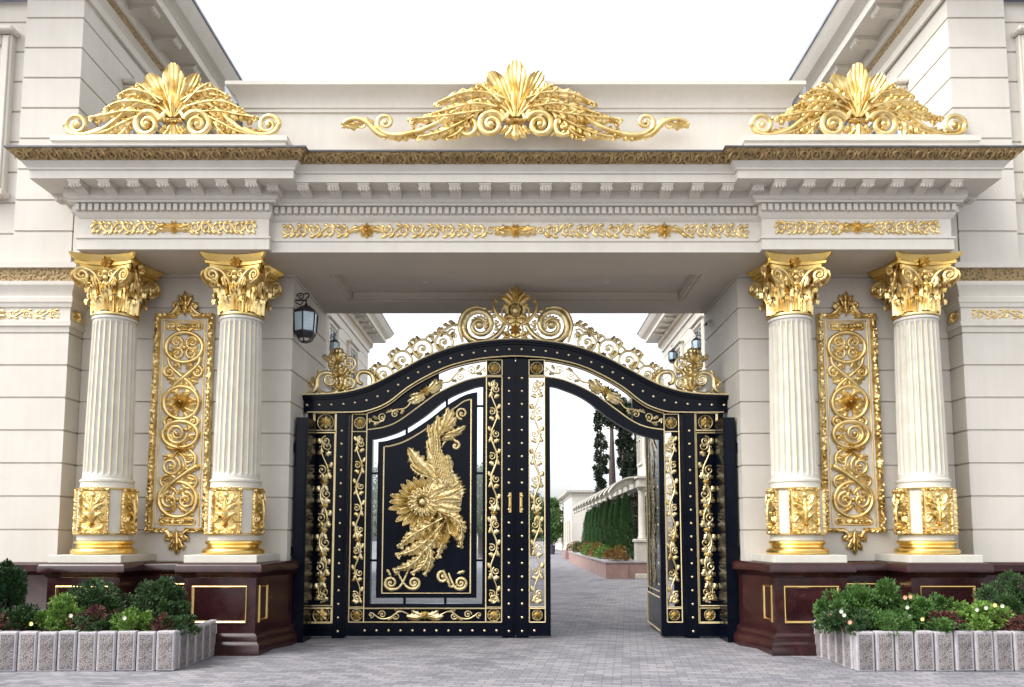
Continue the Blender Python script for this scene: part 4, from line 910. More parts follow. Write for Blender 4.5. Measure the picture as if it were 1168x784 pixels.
    if s < 0:
        m = MB(); ar = Art(m, lambda u, v: (s*1.44+u, .356-v), 1, -.015, axis=0); ar.ros(0, 0, .09, 8, .035); ar.leaf(0, 0, .3, .02, .14, .2, 4, h=.035); ar.leaf(0, 0, .22, -.07, .1, .2, 3, h=.03); ar.leaf(0, 0, .24, .08, .1, -.2, 3, h=.03)
        ar.tube([(.25, 0), (.4, -.06), (.55, .04), (.7, .06), (.84, -.03)], [.012, .015, .014, .014, .009]); ar.spiral(.46, .02, .05, 1.4, 0, 1, .012); ar.spiral(.68, -.01, .055, 1.5, 0, -1, .012); ar.spiral(.86, .0, .045, 1.3, 90, 1, .011); ar.leaf(.5, .03, .6, .09, .06, 0, 2, h=.02); ar.leaf(.35, -.04, .5, -.09, .06, 0, 2, h=.02)
        m.build('rail_scrollwork', GOLDP, lf, ang=60)
    m = MB(); m.box(s*.088-.022, s*.088+.022, F-.032, F-.018, 1.98, 2.30, ch=.003); m.tube([(s*.088, F-.03, 2.05), (s*.088, F-.075, 2.08), (s*.088, F-.075, 2.22), (s*.088, F-.03, 2.25)], .011, n=8, ref=(1, 0, 0)); m.build('handle', BRASS, lf)
    return lf
def inner_panel(parent, pane_name='glass_pane'):
    """navy panel with gold border floating in glass; drawn for the left leaf"""
    s = -1
    m = MB(); X = xs(.622, 2.225, 30); out = [(s*x, PE(x)+.025) for x in X]+[(s*2.225, .625), (s*.622, .625)]; m.extrude_xz(out, -.035, .035)
    for x0, x1, z in ((2.17, 2.32, 1.2), (2.17, 2.32, 2.6), (.52, .66, 1.2), (.52, .66, 2.6), (.52, .66, 3.7)): m.box(s*x0, s*x1, -.012, .012, z, z+.035)
    for x in (1.1, 1.75): m.box(s*x, s*(x+.04), -.012, .012, .53, .64); m.box(s*x, s*(x+.04), -.012, .012, PE(x)-.05, GE(x)+.01)
    pn = m.build('navy_panel', NAVY, parent, smooth=False)
    m = MB(); X = xs(.72, 2.13, 40); pts = [(s*x, PG(x)) for x in X]+[(s*2.13, .70), (s*.72, .70), (s*.72, PG(.72))]; line(m, pts, .013, -.036); line(m, [(x*.985-.02, z-.03 if z > 1 else z+.03) for x, z in pts], .006, -.036) if False else None
    m.build('gold_border', GOLDL, pn)
    m = MB(); X = xs(.51, 2.33, 20); out = [(s*x, GE(x)-.0) for x in X]+[(s*2.33, .52), (s*.51, .52)]; m.extrude_xz(out, .004, .010); m.build(pane_name, GLASS, parent, smooth=False)
    m = MB(); K = 3.266
    a = Art(m, lambda u, v: P(420+u/K, 450+v/K, 0), .0141/K, -.034)
    # feathered bird-like relief
    a.knob(262, 392, 88, hh=16, n=20); a.knob(296, 335, 46, hh=16, n=14); a.knob(238, 240, 22, hh=12)
    a.tube([(300, 330), (275, 270), (240, 240), (232, 195), (245, 155), (275, 125)], [22, 20, 16, 12, 15, 12], sub=4, flat=.5, n=8)
    for k in range(26):
        yy = 232+(k//4)*17; xx = 240+(k % 4)*19+(yy-232)*.18; a.leaf(xx+4, yy+26, xx, yy-6, 24, .1, 3, h=9, h0=12, nu=8, nv=6)
    for k in range(16):
        t = k/15; yy = 330-200*t; xx = 300-75*t+(0 if t < .6 else (t-.6)*60); a.leaf(xx-14, yy+22, xx-4, yy-20, 26-10*t, .1, 3, h=9, h0=22-12*t, nu=10, nv=6); a.leaf(xx+10, yy+22, xx+14, yy-18, 24-10*t, -.1, 3, h=9, h0=18-10*t, nu=10, nv=6)
    for L_ in ((240, 190, 224, 112, 26, 0), (245, 165, 262, 78, 30, .1), (262, 150, 300, 48, 34, .15), (270, 150, 320, 60, 30, .1), (280, 145, 330, 85, 30, .1), (285, 150, 366, 118, 30, .2), (280, 160, 345, 150, 26, -.2), (255, 170, 290, 110, 30, 0), (268, 175, 325, 165, 24, -.2), (240, 245, 222, 170, 30, 0), (232, 250, 250, 170, 30, 0)): a.leaf(*L_, 4, h=14, nu=14, h0=3)
    a.spiral(326, 192, 15, 1.1, -90, 1, 6, 3, tail=[(272, 200), (290, 175), (315, 168)]); a.spiral(296, 264, 17, 1.3, -60, 1, 7, 3, tail=[(240, 262), (255, 245), (280, 240)])
    for L_ in ((265, 325, 150, 200, 62, -.15), (250, 300, 160, 235, 50, -.2), (230, 305, 158, 262, 40, -.1), (240, 285, 150, 205, 30, -.3), (290, 330, 215, 258, 50, 0), (310, 360, 262, 260, 60, .1), (330, 380, 300, 285, 56, .1), (345, 400, 322, 320, 50, .1), (280, 350, 235, 290, 40, 0)): a.leaf(*L_, 6, h=15, nu=20, nv=10, h0=6)
    for k, (ang, l) in enumerate(((80, 100), (97, 102), (113, 110), (128, 108), (142, 118), (155, 112), (168, 130), (180, 122), (192, 132), (204, 118), (216, 132), (229, 122), (243, 118), (258, 104), (275, 100), (292, 96), (308, 96))):
        r_ = R(ang); l *= rnd.uniform(.92, 1.08); x1, y1 = 215+l*cos(r_), 402-l*.92*sin(r_)
        a.fan(212+16*cos(r_), 402-16*sin(r_), x1, y1, 34, 12, h0=12 if k % 2 else 4, curl=8, once=True, nu=10, nv=10, ribs=3)
        a.spiral(x1-6*cos(r_+.5), y1+6*sin(r_+.5), 6, 1.1, -ang, -1, 3.4, 2.2, h=16 if k % 2 else 9, eye=False)
    for k in range(14):
        r_ = R(k*360/14+8); a.leaf(208+18*cos(r_), 402-18*sin(r_), 208+62*cos(r_), 402-58*sin(r_), 24, .2, 3, h=12, nu=12, nv=6, h0=17)
    a.ros(205, 402, 30, 10, 16); m_knob = a.knob(205, 402, 17, h=10, hh=16, n=12); a.tube([(205+25*cos(t*pi/6), 402+25*sin(t*pi/6)) for t in range(12)], 3.5, closed=True, sub=2, h=12)
    for L_ in ((245, 385, 350, 350, 44, .15), (250, 395, 352, 395, 44, -.1), (250, 410, 350, 430, 44, .1), (250, 425, 356, 462, 44, .2), (300, 360, 345, 330, 30, 0), (240, 430, 320, 450, 40, 0), (230, 370, 300, 340, 40, 0)): a.leaf(*L_, 6, h=14, nu=18, nv=10, h0=12)
    for pts, w_, n_, h_, sg in (([(300, 470), (290, 520), (275, 560), (262, 600)], 34, 7, 4, 1), ([(310, 465), (325, 500), (340, 530), (346, 560)], 36, 7, 4, -1), ([(290, 470), (255, 530), (225, 570), (195, 598)], 38, 8, 6, 1), ([(280, 480), (225, 540), (170, 580), (118, 596)], 40, 9, 8, 1),
                          ([(280, 462), (210, 500), (160, 530), (125, 560)], 42, 8, 12, 1), ([(300, 450), (335, 470), (350, 500), (348, 535)], 34, 7, 12, -1), ([(225, 560), (190, 610), (150, 640), (105, 652)], 34, 8, 3, 1), ([(232, 570), (222, 610), (205, 640), (170, 662)], 30, 7, 4, 1), ([(235, 570), (235, 610), (228, 640), (216, 668)], 26, 6, 3, -1)):
        a.spray(pts, w_, n_, 4.5, h_, sg, once=True)
    a.fan(262, 440, 215, 545, 60, 14, h0=18, curl=4, once=True, ribs=7); a.fan(280, 440, 285, 560, 62, 14, h0=16, curl=4, once=True, ribs=7); a.fan(290, 440, 330, 530, 50, 14, h0=18, curl=4, once=True, ribs=5)
    a.spiral(86, 702, 22, 1.6, 90, 1, 6, 3.5, tail=[(150, 655), (130, 700), (112, 722)]); a.spiral(172, 702, 20, 1.6, 90, -1, 6, 3.5, tail=[(110, 660), (128, 695), (150, 720)])
    a.spiral(280, 680, 20, 1.3, -90, -1, 7, 3.5, tail=[(330, 715), (305, 715), (300, 700)]); a.spiral(345, 702, 21, 1.6, 90, -1, 6, 3.5, tail=[(300, 665), (312, 695), (325, 720)]); a.leaf(330, 668, 362, 658, 14, 0, 2, h=6)
    a.spiral(350, 72, 20, 1.5, 90, 1, 5, 3)
    a.leaf(88, 680, 70, 650, 12, 0, 2, h=5); a.leaf(100, 675, 120, 655, 12, 0, 2, h=5)
    m.build('feathered_relief', GOLDR, pn, ang=60)
    return pn
gl = gate_leaf(-1, 'closed left navy gate leaf with large gilded feathered relief on its panel'); inner_panel(gl)
gr = gate_leaf(1, 'right navy gate leaf with its inner doorway standing open to the lane')
# open wicket door of the right leaf: same panel in its own frame, swung back 88 degrees
wd = bpy.data.objects.new('wicket_door', None); COL.objects.link(wd); wd.parent = gr; wd['label'] = 'inner door swung back into the lane, seen edge-on'
m = MB()
m.box(-2.30, -2.20, -.04, .04, .04, GE(2.3)-.04); m.box(-.62, -.56, -.04, .04, .04, GE(.6)-.04); m.box(-2.2, -.62, -.04, .04, .04, .62)
X = xs(.56, 2.30, 30); m.band([(-x, GE(x)-.03) for x in X], [(-x, PE(x)-.03) for x in X], -.04, .04); m.box(-2.2, -.62, -.012, .012, .6, 1.0)
X = xs(.62, 2.2, 30); m.extrude_xz([(-x, PE(x)-.05) for x in X]+[(-2.2, .62), (-.62, .62)], -.03, .03)
w1 = m.build('door_panel', NAVY, wd, smooth=False)
m = MB(); 
for sy in (-.045, .045):
    rectline(m, -2.29, -.57, .06, .60, sy, .012)
    X = xs(.66, 2.16, 30); line(m, [(-x, PG(x)-.04) for x in X]+[(-2.16, .70), (-.66, .70), (-.66, PG(.66)-.04)], .012, sy)
m.box(-2.312, -2.30, -.045, .045, .05, GE(2.3)-.05); m.box(-.56, -.545, -.045, .045, .05, GE(.6)-.08); m.build('gold_border', GOLDL, wd)
for xc, zt_, hw_ in ((-.93, 3.75, .13), (-1.45, 3.5, .20), (-2.0, 3.0, .15)):
    m = MB()
    for yy, sg in ((-.035, 1), (.035, -1)):
        vstrip(m, xc, .12 if xc > -1 else .78, zt_, hw_, 7, .030, 1, yy, dense=True)
        if sg < 0: pass
    m.build('scrollwork', GOLDP, wd, ang=60)
# hinge line: door drawn with hinge at x=-2.30 ; place it at x=+2.34 opening to +Y
wd.rotation_euler = (0, 0, R(88.3)); c_, s_ = cos(R(88.3)), sin(R(88.3)); hx, hy = -2.30, 0
wd.location = (2.405-(c_*hx-s_*hy), .08-(s_*hx+c_*hy), 0)
# ------------------------------------------------------------------ the two buildings
JU = [6.2+.489*k for k in range(8)]; JL = [1.695+.489*k for k in range(-1, 7)]
WX = 6.68; WYF = -1.17; WYB = 22.6
wbr = bracket_mb(.26, .42, .16)
def window(parent, w, h, loc, rz):
    m = MB(); t = .16
    for x0, x1, z0, z1 in ((-w/2-t, -w/2, -.06, h+t), (w/2, w/2+t, -.06, h+t), (-w/2, w/2, h, h+t)):
        m.box(x0, x1, -.10, .01, z0, z1, ch=.012); m.box(x0+.035, x1-.035, -.13, -.098, z0+.03, z1-.03, ch=.01)
    m.box(-w/2-t-.05, w/2+t+.05, -.2, .01, -.16, -.062, ch=.012); m.box(-w/2-t-.06, w/2+t+.06, -.22, .01, h+t+.005, h+t+.09, ch=.02)
    f = m.build('window', TRIM, parent, loc, smooth=False); f.rotation_euler = (0, 0, rz)
    m = MB()
    for x in (-w/2, -.03, w/2-.06): m.box(x, x+.06, -.045, -.005, 0, h)
    for z in (0, h*.68, h-.06): m.box(-w/2, w/2, -.05, -.006, z, z+.06)
    m.build('sash', WHITE, f, smooth=False)
    m = MB(); m.box(-w/2, w/2, -.022, -.002, 0, h); m.build('pane', PANE, f, smooth=False); return f
for s in (-1, 1):
    bd = thing('building', 'cream rusticated palace wing with deep bracketed cornice, %s' % ('on the left of the gateway' if s < 0 else 'on the right of the gateway'), 'building', (s*9, 10, 0), group='palace wings flanking the gateway')
    bd.location = (0, 0, 0)
    def mp(path): return path if s < 0 else [(-x, y) for x, y in reversed(path)]
    m = MB(); sweep(m, mp([(-13, WYF), (-WX, WYF), (-WX, WYB), (-13, WYB)]), courses(1.2, 4.74, JL, .024, .008, .008)); m.build('ground_floor_wall', STUCCO, bd, ang=20)
    m = MB(); sweep(m, mp([(-13, WYF+.11), (-7.60, WYF+.11), (-7.60, WYF), (-WX-.03, WYF), (-WX-.03, WYB), (-13, WYB)]), courses(5.60, 9.96, JU, .024, .008, .008)); m.build('upper_floor_wall', STUCCO, bd, ang=20)
    m = MB(); sweep(m, mp([(-13, WYF), (-WX, WYF), (-WX, WYB)]), [(0, 4.725), (.03, 4.735), (.035, 4.81), (.012, 4.82), (.012, 5.005), (.035, 5.02), (.045, 5.07), (.06, 5.09), (.065, 5.16), (.04, 5.18), (.05, 5.26), (.10, 5.34), (.105, 5.395), (.06, 5.40), (.10, 5.59), (.125, 5.595), (.13, 5.68), (.0, 5.72), (-.1, 5.73)], [0]*13+[1, 0, 0, 2, 0] if False else [0]*13+[1]+[0]*4); m.build('belt_course', [TRIM, BAND, DRIP], bd, ang=25)
    m = MB(); sweep(m, mp([(-13, WYF), (-WX, WYF), (-WX, WYB)]), [(.12, 0), (.12, .14), (.08, .2), (.05, .26), (.04, .28), (.04, 1.04), (.07, 1.08), (.11, 1.10), (.12, 1.19), (.08, 1.225), (-.05, 1.235)]); m.build('granite_base', GRAN, bd)
    m = MB(); sweep(m, mp([(-13, WYF), (-WX, WYF), (-WX, WYB), (-13, WYB)]), [(0, 9.93), (.035, 9.94), (.035, 10.08), (.07, 10.12), (.09, 10.14), (.12, 10.16), (.16, 10.22), (.14, 10.29), (.17, 10.31), (.17, 10.53), (.66, 10.535), (.66, 10.69), (.70, 10.72), (.74, 10.76), (.82, 10.80), (.93, 10.94), (.97, 11.02), (1.0, 11.03), (1.0, 11.08), (.3, 11.2)], [0, 0, 0, 0, 0, 1, 1, 0, 0, 0, 0, 0, 0, 0, 0, 0, 2, 2, 2]); m.build('cornice', [TRIM, BAND, ZINC], bd, ang=25)
    b0 = wbr.build('bracket', TRIM, bd); n = 27; y = -.9
    for k in range(n+6):
        o = b0 if k == 0 else b0.copy()
        if k: COL.objects.link(o)
        if k < n: o.location = (s*(WX-.168), -.95+.86*k, 10.53); o.rotation_euler = (0, 0, s*-pi/2)
        else: o.location = (s*(7.1+(k-n)*.86), WYF-.168, 10.53)
    m = MB(); m.box(s*13, s*(WX+.1), WYF+.1, WYB-.1, 11.05, 11.25); m.extrude_xz([(s*7.2, 11.25), (s*13, 11.25), (s*13, 13)], 0, WYB-1); m.build('roof', ZINC, bd, smooth=False)
    for k in range(6): window(bd, 1.3, 2.05, (s*(WX+.02), .93+3.6*k, 7.1), s*-pi/2)
    for k in range(1, 6): window(bd, 1.3, 2.2, (s*WX, .93+3.6*k, 2.2), s*-pi/2)
    window(bd, 1.5, 2.3, (s*8.72, WYF+.11, 6.9), 0)
    # gilded belt ornament, front and return
    m = MB(); a = Art(m, local, 1, 0, axis=0); a.ros(0, 0, .08, 8, .035); a.leaf(0, 0, .2, .03, .1, .2, 3, h=.03); a.leaf(0, 0, .2, -.03, .1, -.2, 3, h=.03); rinceau(a, .2, 1.0, 0, .07, 4, .01); m.build('belt_scroll', GOLD, bd, (s*7.83, WYF-.012, 4.915), ang=60)
    m = MB(); a = Art(m, local, 1, 0, axis=0); a.ros(0, 0, .08, 8, .04); a.leaf(0, 0, .14, .03, .1, .2, 3, h=.03); a.leaf(0, 0, .14, -.03, .1, -.2, 3, h=.03); o = m.build('belt_rosette', GOLD, bd, (s*(WX-.014), -.99, 4.915), ang=60); o.rotation_euler = (0, 0, s*-pi/2)
    # downpipe-like vertical moulding at the upper corner return
# ------------------------------------------------------------------ lanterns, camera
def lantern(name, label, loc, k, rz, group=None):
    t = thing(name, label, 'lantern', loc, rz, group)
    def ring(r, z, n=6): return [(r*1.32*cos(pi/6+2*pi*j/n)*k, r*1.32*sin(pi/6+2*pi*j/n)*k, z*k) for j in range(n)]
    m = MB()
    for r0, z0, r1, z1 in ((.135, -.60, .155, -.56), (.155, -.56, .155, -.53), (.165, -.20, .175, -.17), (.175, -.17, .06, -.06), (.10, -.66, .135, -.60)):
        A, B = ring(r0, z0), ring(r1, z1); m.add(A+B, [(j, (j+1) % 6, 6+(j+1) % 6, 6+j) for j in range(6)]+[tuple(range(5, -1, -1)), tuple(range(6, 12))])
    for p, q in zip(ring(.15, -.53), ring(.165, -.20)): m.tube([p, q], .013*k, n=5, ref=(0, 0, 1) if False else (1, .3, 0))
    for p, q in zip(ring(.10, -.66), ring(.05, -.72)): m.tube([p, q], .012*k, n=5, ref=(1, .3, 0))
    A, B = ring(.14, -.62), ring(.135, -.64)
    m.lathe([(.055*k, -.73*k), (.05*k, -.70*k), (.02*k, -.69*k)], n=8); m.lathe([(.02*k, -.07*k), (.03*k, -.03*k), (.015*k, .0)], n=8)
    # bracket arm with scrolls going back to the wall (+x)
    m.tube([(0, 0, 0), (0, 0, .07*k)], .014*k, n=6, ref=(1, 0, 0)); m.tube([(.0, 0, .05*k), (.0, .0, .05*k), (.22*k, 0, .05*k)], .018*k, n=6, ref=(0, 1, 0))
    sp = [(.10*k+.07*k*(1-i/22)*cos(i*.5), 0, .12*k+.07*k*(1-i/22)*sin(i*.5)) for i in range(20)]; m.tube(sp, .013*k, n=5, ref=(0, 1, 0))
    m.tube(catmull([(0, 0, .08*k), (-.05*k, 0, .13*k), (-.02*k, 0, .18*k), (.05*k, 0, .16*k)], 4), .013*k, n=5, ref=(0, 1, 0)); m.tube(catmull([(.2*k, 0, .02*k), (.1*k, 0, -.03*k), (.05*k, 0, .03*k)], 4), .011*k, n=5, ref=(0, 1, 0))
    m.box(.20*k, .225*k, -.05*k, .05*k, -.08*k, .2*k)
    m.build('frame', IRON, t)
    m = MB(); A, B = ring(.143, -.53), ring(.158, -.20); m.add(A+B, [(j, (j+1) % 6, 6+(j+1) % 6, 6+j) for j in range(6)]); m.build('glass', LGLASS, t, smooth=False)
    m = MB(); A, B = ring(.055, -.70), ring(.098, -.655); m.add(A+B, [(j, (j+1) % 6, 6+(j+1) % 6, 6+j) for j in range(6)]); m.build('lower_glass', WHITE, t, smooth=False)
    return t
lantern('lantern', 'large black wall lantern hanging left of the gate below the ceiling', (-3.27, -.70, 5.23), .87, pi)
xz = P(393, 384, 14)
for u, v, Y, lab in ((393, 386, 15.0, 'small black wall lantern seen behind the left crest finial of the gate'), (783, 384, 15.0, 'small black wall lantern on an arm, nearer of two behind the right crest finial'), (769, 398, 19.3, 'small black wall lantern, farther and lower of two behind the right crest finial')):
    x, z = P(u, v, Y); lantern('lantern', lab, (math.copysign(WX-.20, x), Y, z), .85, pi if x < 0 else 0)
t = thing('security_camera', 'small white security camera under the ceiling on the right reveal wall', 'camera', (3.44, .9, 5.38), group=None)
m = MB(); m.box(-.05, 0, -.03, .03, -.03, .03, ch=.005); m.tube([(-.03, 0, 0), (-.08, 0, -.03)], .012, n=6, ref=(0, 1, 0)); m.build('mount', WHITE, t)
m = MB(); m.tube([(-.08, .06, -.05), (-.10, -.10, -.08)], .032, n=10, ref=(0, 0, 1)); m.build('housing', WHITE, t); m = MB(); m.tube([(-.1, -.10, -.08), (-.1015, -.115, -.083)], .022, n=10, ref=(0, 0, 1)); m.build('lens', IRON, t)

# ------------------------------------------------------------------ planters in front
def foliage(m, c, rad, n, size, seed, shell=.55, clumps=None, up=.3, asp=.55, mi=0):
    r_ = random.Random(seed); cx, cy, cz = c; rx, ry, rz = rad
    cl = []
    for i in range(clumps or 26):
        a = r_.uniform(0, 2*pi); b_ = math.asin(r_.uniform(-.6, 1)); k = r_.uniform(.45, .95); cl.append((cos(a)*cos(b_)*k, sin(a)*cos(b_)*k, sin(b_)*k, r_.uniform(.20, .42)))
    for i in range(n):
        q = cl[r_.randrange(len(cl))]
        a = r_.uniform(0, 2*pi); b_ = math.asin(r_.uniform(-1, 1)); k = q[3]*r_.uniform(shell, 1)
        p = Vector((q[0]+cos(a)*cos(b_)*k, q[1]+sin(a)*cos(b_)*k, q[2]+sin(b_)*k)); p = Vector((cx+p.x*rx, cy+p.y*ry, cz+p.z*rz))
        if p.z < .02: continue
        d = Vector((cos(a)*cos(b_), sin(a)*cos(b_), sin(b_)+up+r_.uniform(-.5, .5))).normalized(); sd = d.cross(Vector((r_.uniform(-1, 1), r_.uniform(-1, 1), r_.uniform(-1, 1)))).normalized()
        l = size*r_.uniform(.6, 1.3); w = l*asp*.5; nn = d.cross(sd)*l*.12
        vs = [p, p+d*l*.45+sd*w+nn, p+d*l, p+d*l*.45-sd*w+nn]; m.add([tuple(v) for v in vs], [(0, 1, 2, 3)], mi)
def plant(name, label, cat, loc, rad, n, size, mat, seed, group=None, asp=.55, blooms=None, lift=0):
    t = thing(name, label, cat, loc, 0, group)
    m = MB(); foliage(m, (0, 0, rad[2]*.72+lift), rad, n, size, seed, asp=asp); m.build('foliage', LF[mat], t, smooth=False, recalc=False)
    r_ = random.Random(seed+5); m = MB()
    for k in range(9):
        a = r_.uniform(0, 2*pi); m.tube([(0, 0, -.02), (cos(a)*rad[0]*.25, sin(a)*rad[1]*.25, rad[2]*.5), (cos(a)*rad[0]*.6, sin(a)*rad[1]*.6, rad[2]*1.1)], [.014, .009, .003], n=5, ref=(1, .2, .1))
    m.build('stems', WOOD, t)
    for (x, y, z, mt) in (blooms or []):
        b_ = MB()
        for k in range(7):
            a = 2*pi*k/7; d = Vector((cos(a), -.45, sin(a))); sd = Vector((-sin(a), 0, cos(a))); p = Vector((0, 0, 0)); b_.add([tuple(p), tuple(p+d*.018+sd*.010), tuple(p+d*.028), tuple(p+d*.018-sd*.010)], [(0, 1, 2, 3)])
        b_.lathe([(.010, -.006), (.012, .0), (.006, .01)], n=6); b_.build('bloom', mt, t, (x, y, z), recalc=False, smooth=False)
    return t
PT = .47
for s in (-1, 1):
    side = 'left' if s < 0 else 'right'
    pl = thing('planter', 'low planter edged with upright concrete blocks at the foot of the %s columns' % side, 'planter', (s*4.06, -3.17, 0), group='block-edged planters before the gateway')
    blk = MB(); w = .222; 
    blk.box(-w/2, w/2, 0, .11, 0, PT, ch=.014); blk.box(-w/2+.035, w/2-.035, -.006, .02, .03, PT-.035, 1)
    first = blk.build('block', [CONC, AGG], pl, smooth=False)
    pos = []
    for k in range(16): pos.append((-s*-1*(.115+.236*k)*1 if False else s*(.115+.236*k), 0, 0))
    for k in range(7): pos.append((0-s*.005, .125+.236*k+.11, 1))
    for i, (x, y, sd) in enumerate(pos):
        o = first if i == 0 else first.copy()
        if i: COL.objects.link(o)
        j = rnd.uniform(-.006, .006)
        if sd == 0: o.location = (x, y+j, rnd.uniform(-.012, .004))
        else: o.location = (x+j, y, rnd.uniform(-.012, .004)); o.rotation_euler = (0, 0, -s*-pi/2 if s > 0 else pi/2)
        if sd and s > 0: o.rotation_euler = (0, 0, -pi/2)
    m = MB(); nx, ny = 30, 10; x0, x1, y0, y1 = .10, 3.9, .10, 1.8
    vs = [(s*(x0+(x1-x0)*i/nx), y0+(y1-y0)*j/ny, .38+rnd.uniform(-.02, .03)) for j in range(ny+1) for i in range(nx+1)]
    m.add(vs, [(j*(nx+1)+i, j*(nx+1)+i+1, (j+1)*(nx+1)+i+1, (j+1)*(nx+1)+i) for j in range(ny) for i in range(nx)]); m.build('soil', SOIL, pl)
def pp(u, Y): return P(u, 690, Y)[0]
Z0 = .40
def bush(u, Y, w_px, top, name, label, cat, mat, n, size, seed, group='shrubs in the planters', asp=.55, blooms=None, ry=None):
    d = (Y-CAMY); x = pp(u, Y); rx = w_px/2*d/900; zt = P(u, top, Y)[1]; rz = (zt-Z0)/1.75
    bl = [((bu-u)*d/900, -(ry or rx)*.95, P(bu, bv, Y)[1]-Z0, mt) for bu, bv, mt in (blooms or [])]
    return plant(name, label, cat, (x, Y, Z0), (rx*1.0, ry or rx, rz), n, size, mat, seed, group, asp, bl)
bush(-2, -2.5, 46, 640, 'conifer_shrub', 'tall dark green conifer shrub cut off by the left edge of the photo', 'shrub', 'conifer', 9000, .045, 1)
bush(108, -2.35, 74, 661, 'shrub', 'dark green spreading shrub in the left planter, behind the light green bush', 'shrub', 'dark', 8000, .045, 2)
bush(185, -2.45, 66, 663, 'shrub', 'rounded dark green shrub in the left planter, nearest the pedestal with the gilt frame', 'shrub', 'dark', 9000, .04, 3)
bush(70, -2.75, 50, 681, 'shrub', 'light green bushy shrub in the left planter, in front of the spreading dark one', 'shrub', 'light', 6500, .04, 4)
bush(25, -2.7, 52, 692, 'shrub', 'low dark green shrub at the far left of the left planter', 'shrub', 'dark', 4500, .04, 5)
bush(153, -2.9, 42, 696, 'shrub', 'small light green shrub at the front of the left planter', 'shrub', 'light', 4500, .035, 6, blooms=[(153, 703, PETW)])
bush(115, -2.8, 48, 693, 'flowering_plant', 'red-tipped dark plant with a white bloom between two light green shrubs on the left', 'plant', 'red', 2600, .045, 7, blooms=[(95, 700, PETW), (52, 709, PETY)])
bush(112, -2.95, 44, 700, 'shrub', 'low green edging plant under the red-tipped plant in the left planter', 'shrub', 'dark', 3000, .035, 8)
bush(8, -2.85, 36, 703, 'flowering_plant', 'red-leaved plant at the left end of the left planter', 'plant', 'red', 1800, .045, 9)
bush(205, -2.85, 44, 703, 'shrub', 'low dark green plant at the front right corner of the left planter', 'shrub', 'dark', 3200, .04, 10)
bush(186, -2.95, 26, 703, 'flowering_plant', 'small red-leaved plant in front of the rounded dark shrub', 'plant', 'red', 1000, .04, 11)
bush(957, -2.6, 50, 672, 'shrub', 'green shrub at the inner end of the right planter', 'shrub', 'mid', 5200, .042, 12, blooms=[(936, 699, PETO)])
bush(994, -2.45, 66, 659, 'shrub', 'tall pointed green shrub in the right planter, highest near the gate', 'shrub', 'mid', 8500, .045, 13)
bush(965, -2.9, 56, 692, 'flowering_plant', 'low green plant with white and orange blooms at the gate end of the right planter', 'plant', 'dark', 4200, .04, 14, blooms=[(948, 695, PETW), (951, 699, PETW), (957, 707, PETO)])
bush(1040, -2.7, 44, 680, 'flowering_plant', 'green plant with white and yellow blooms in the middle of the right planter', 'plant', 'mid', 5000, .04, 15, blooms=[(1024, 691, PETW), (1026, 701, PETW), (1040, 704, PETY), (1022, 680, PETO), (1028, 679, PETO), (1055, 711, PETW)])
bush(1073, -2.6, 38, 679, 'shrub', 'green shrub behind the red-flowered plant in the right planter', 'shrub', 'mid', 4200, .04, 16)
bush(1078, -2.9, 40, 697, 'flowering_plant', 'low plant with dark red flowers in the right planter', 'plant', 'red', 2200, .04, 17)
bush(1078, -3.0, 42, 704, 'shrub', 'low green edging plant beneath the red flowers in the right planter', 'shrub', 'mid', 2500, .035, 18)
bush(1118, -2.85, 56, 683, 'rose_bush', 'light green rose bush with white blooms in the right planter', 'rose bush', 'light', 4200, .045, 19, blooms=[(1108, 691, PETW), (1126, 689, PETW), (1098, 693, PETW), (1118, 688, PETY)], asp=.75)
bush(1158, -2.5, 70, 655, 'shrub', 'large green shrub at the right edge of the photo', 'shrub', 'dark', 9000, .045, 20)
bush(1012, -2.95, 46, 698, 'shrub', 'low dark green plant at the front of the right planter below the pointed shrub', 'shrub', 'mid', 3000, .035, 22)
bush(1156, -2.95, 40, 702, 'flowering_plant', 'dark red plant at the right end of the right planter', 'plant', 'red', 2000, .045, 21)

# ------------------------------------------------------------------ beyond the gate
def B(u, v, Y): return P(u, v, Y)
rp = thing('raised_bed', 'long raised bed of pinkish granite slabs beside the lane', 'raised bed', (4.0, 28, 0))
m = MB(); Y0, Y1 = 17.3, 38.3; x0, x1 = 3.42, 5.0; k = 14
for i in range(k):
    a = Y0+(Y1-Y0)*i/k; m.box(x0-4, x0+.12-4, a+.01-28, a+(Y1-Y0)/k-.01-28, 0, .60)
for i in range(2): m.box(x0+.12+i*.75-4, x0+.86+i*.75-4, Y0-28, Y0+.12-28, 0, .60)
m.build('slabs', PINK, rp, smooth=False); m = MB(); m.box(x0-.04-4, x1+.02-4, Y0-.03-28, Y1-28, .60, .66); m.build('coping', CONC, rp, smooth=False); 
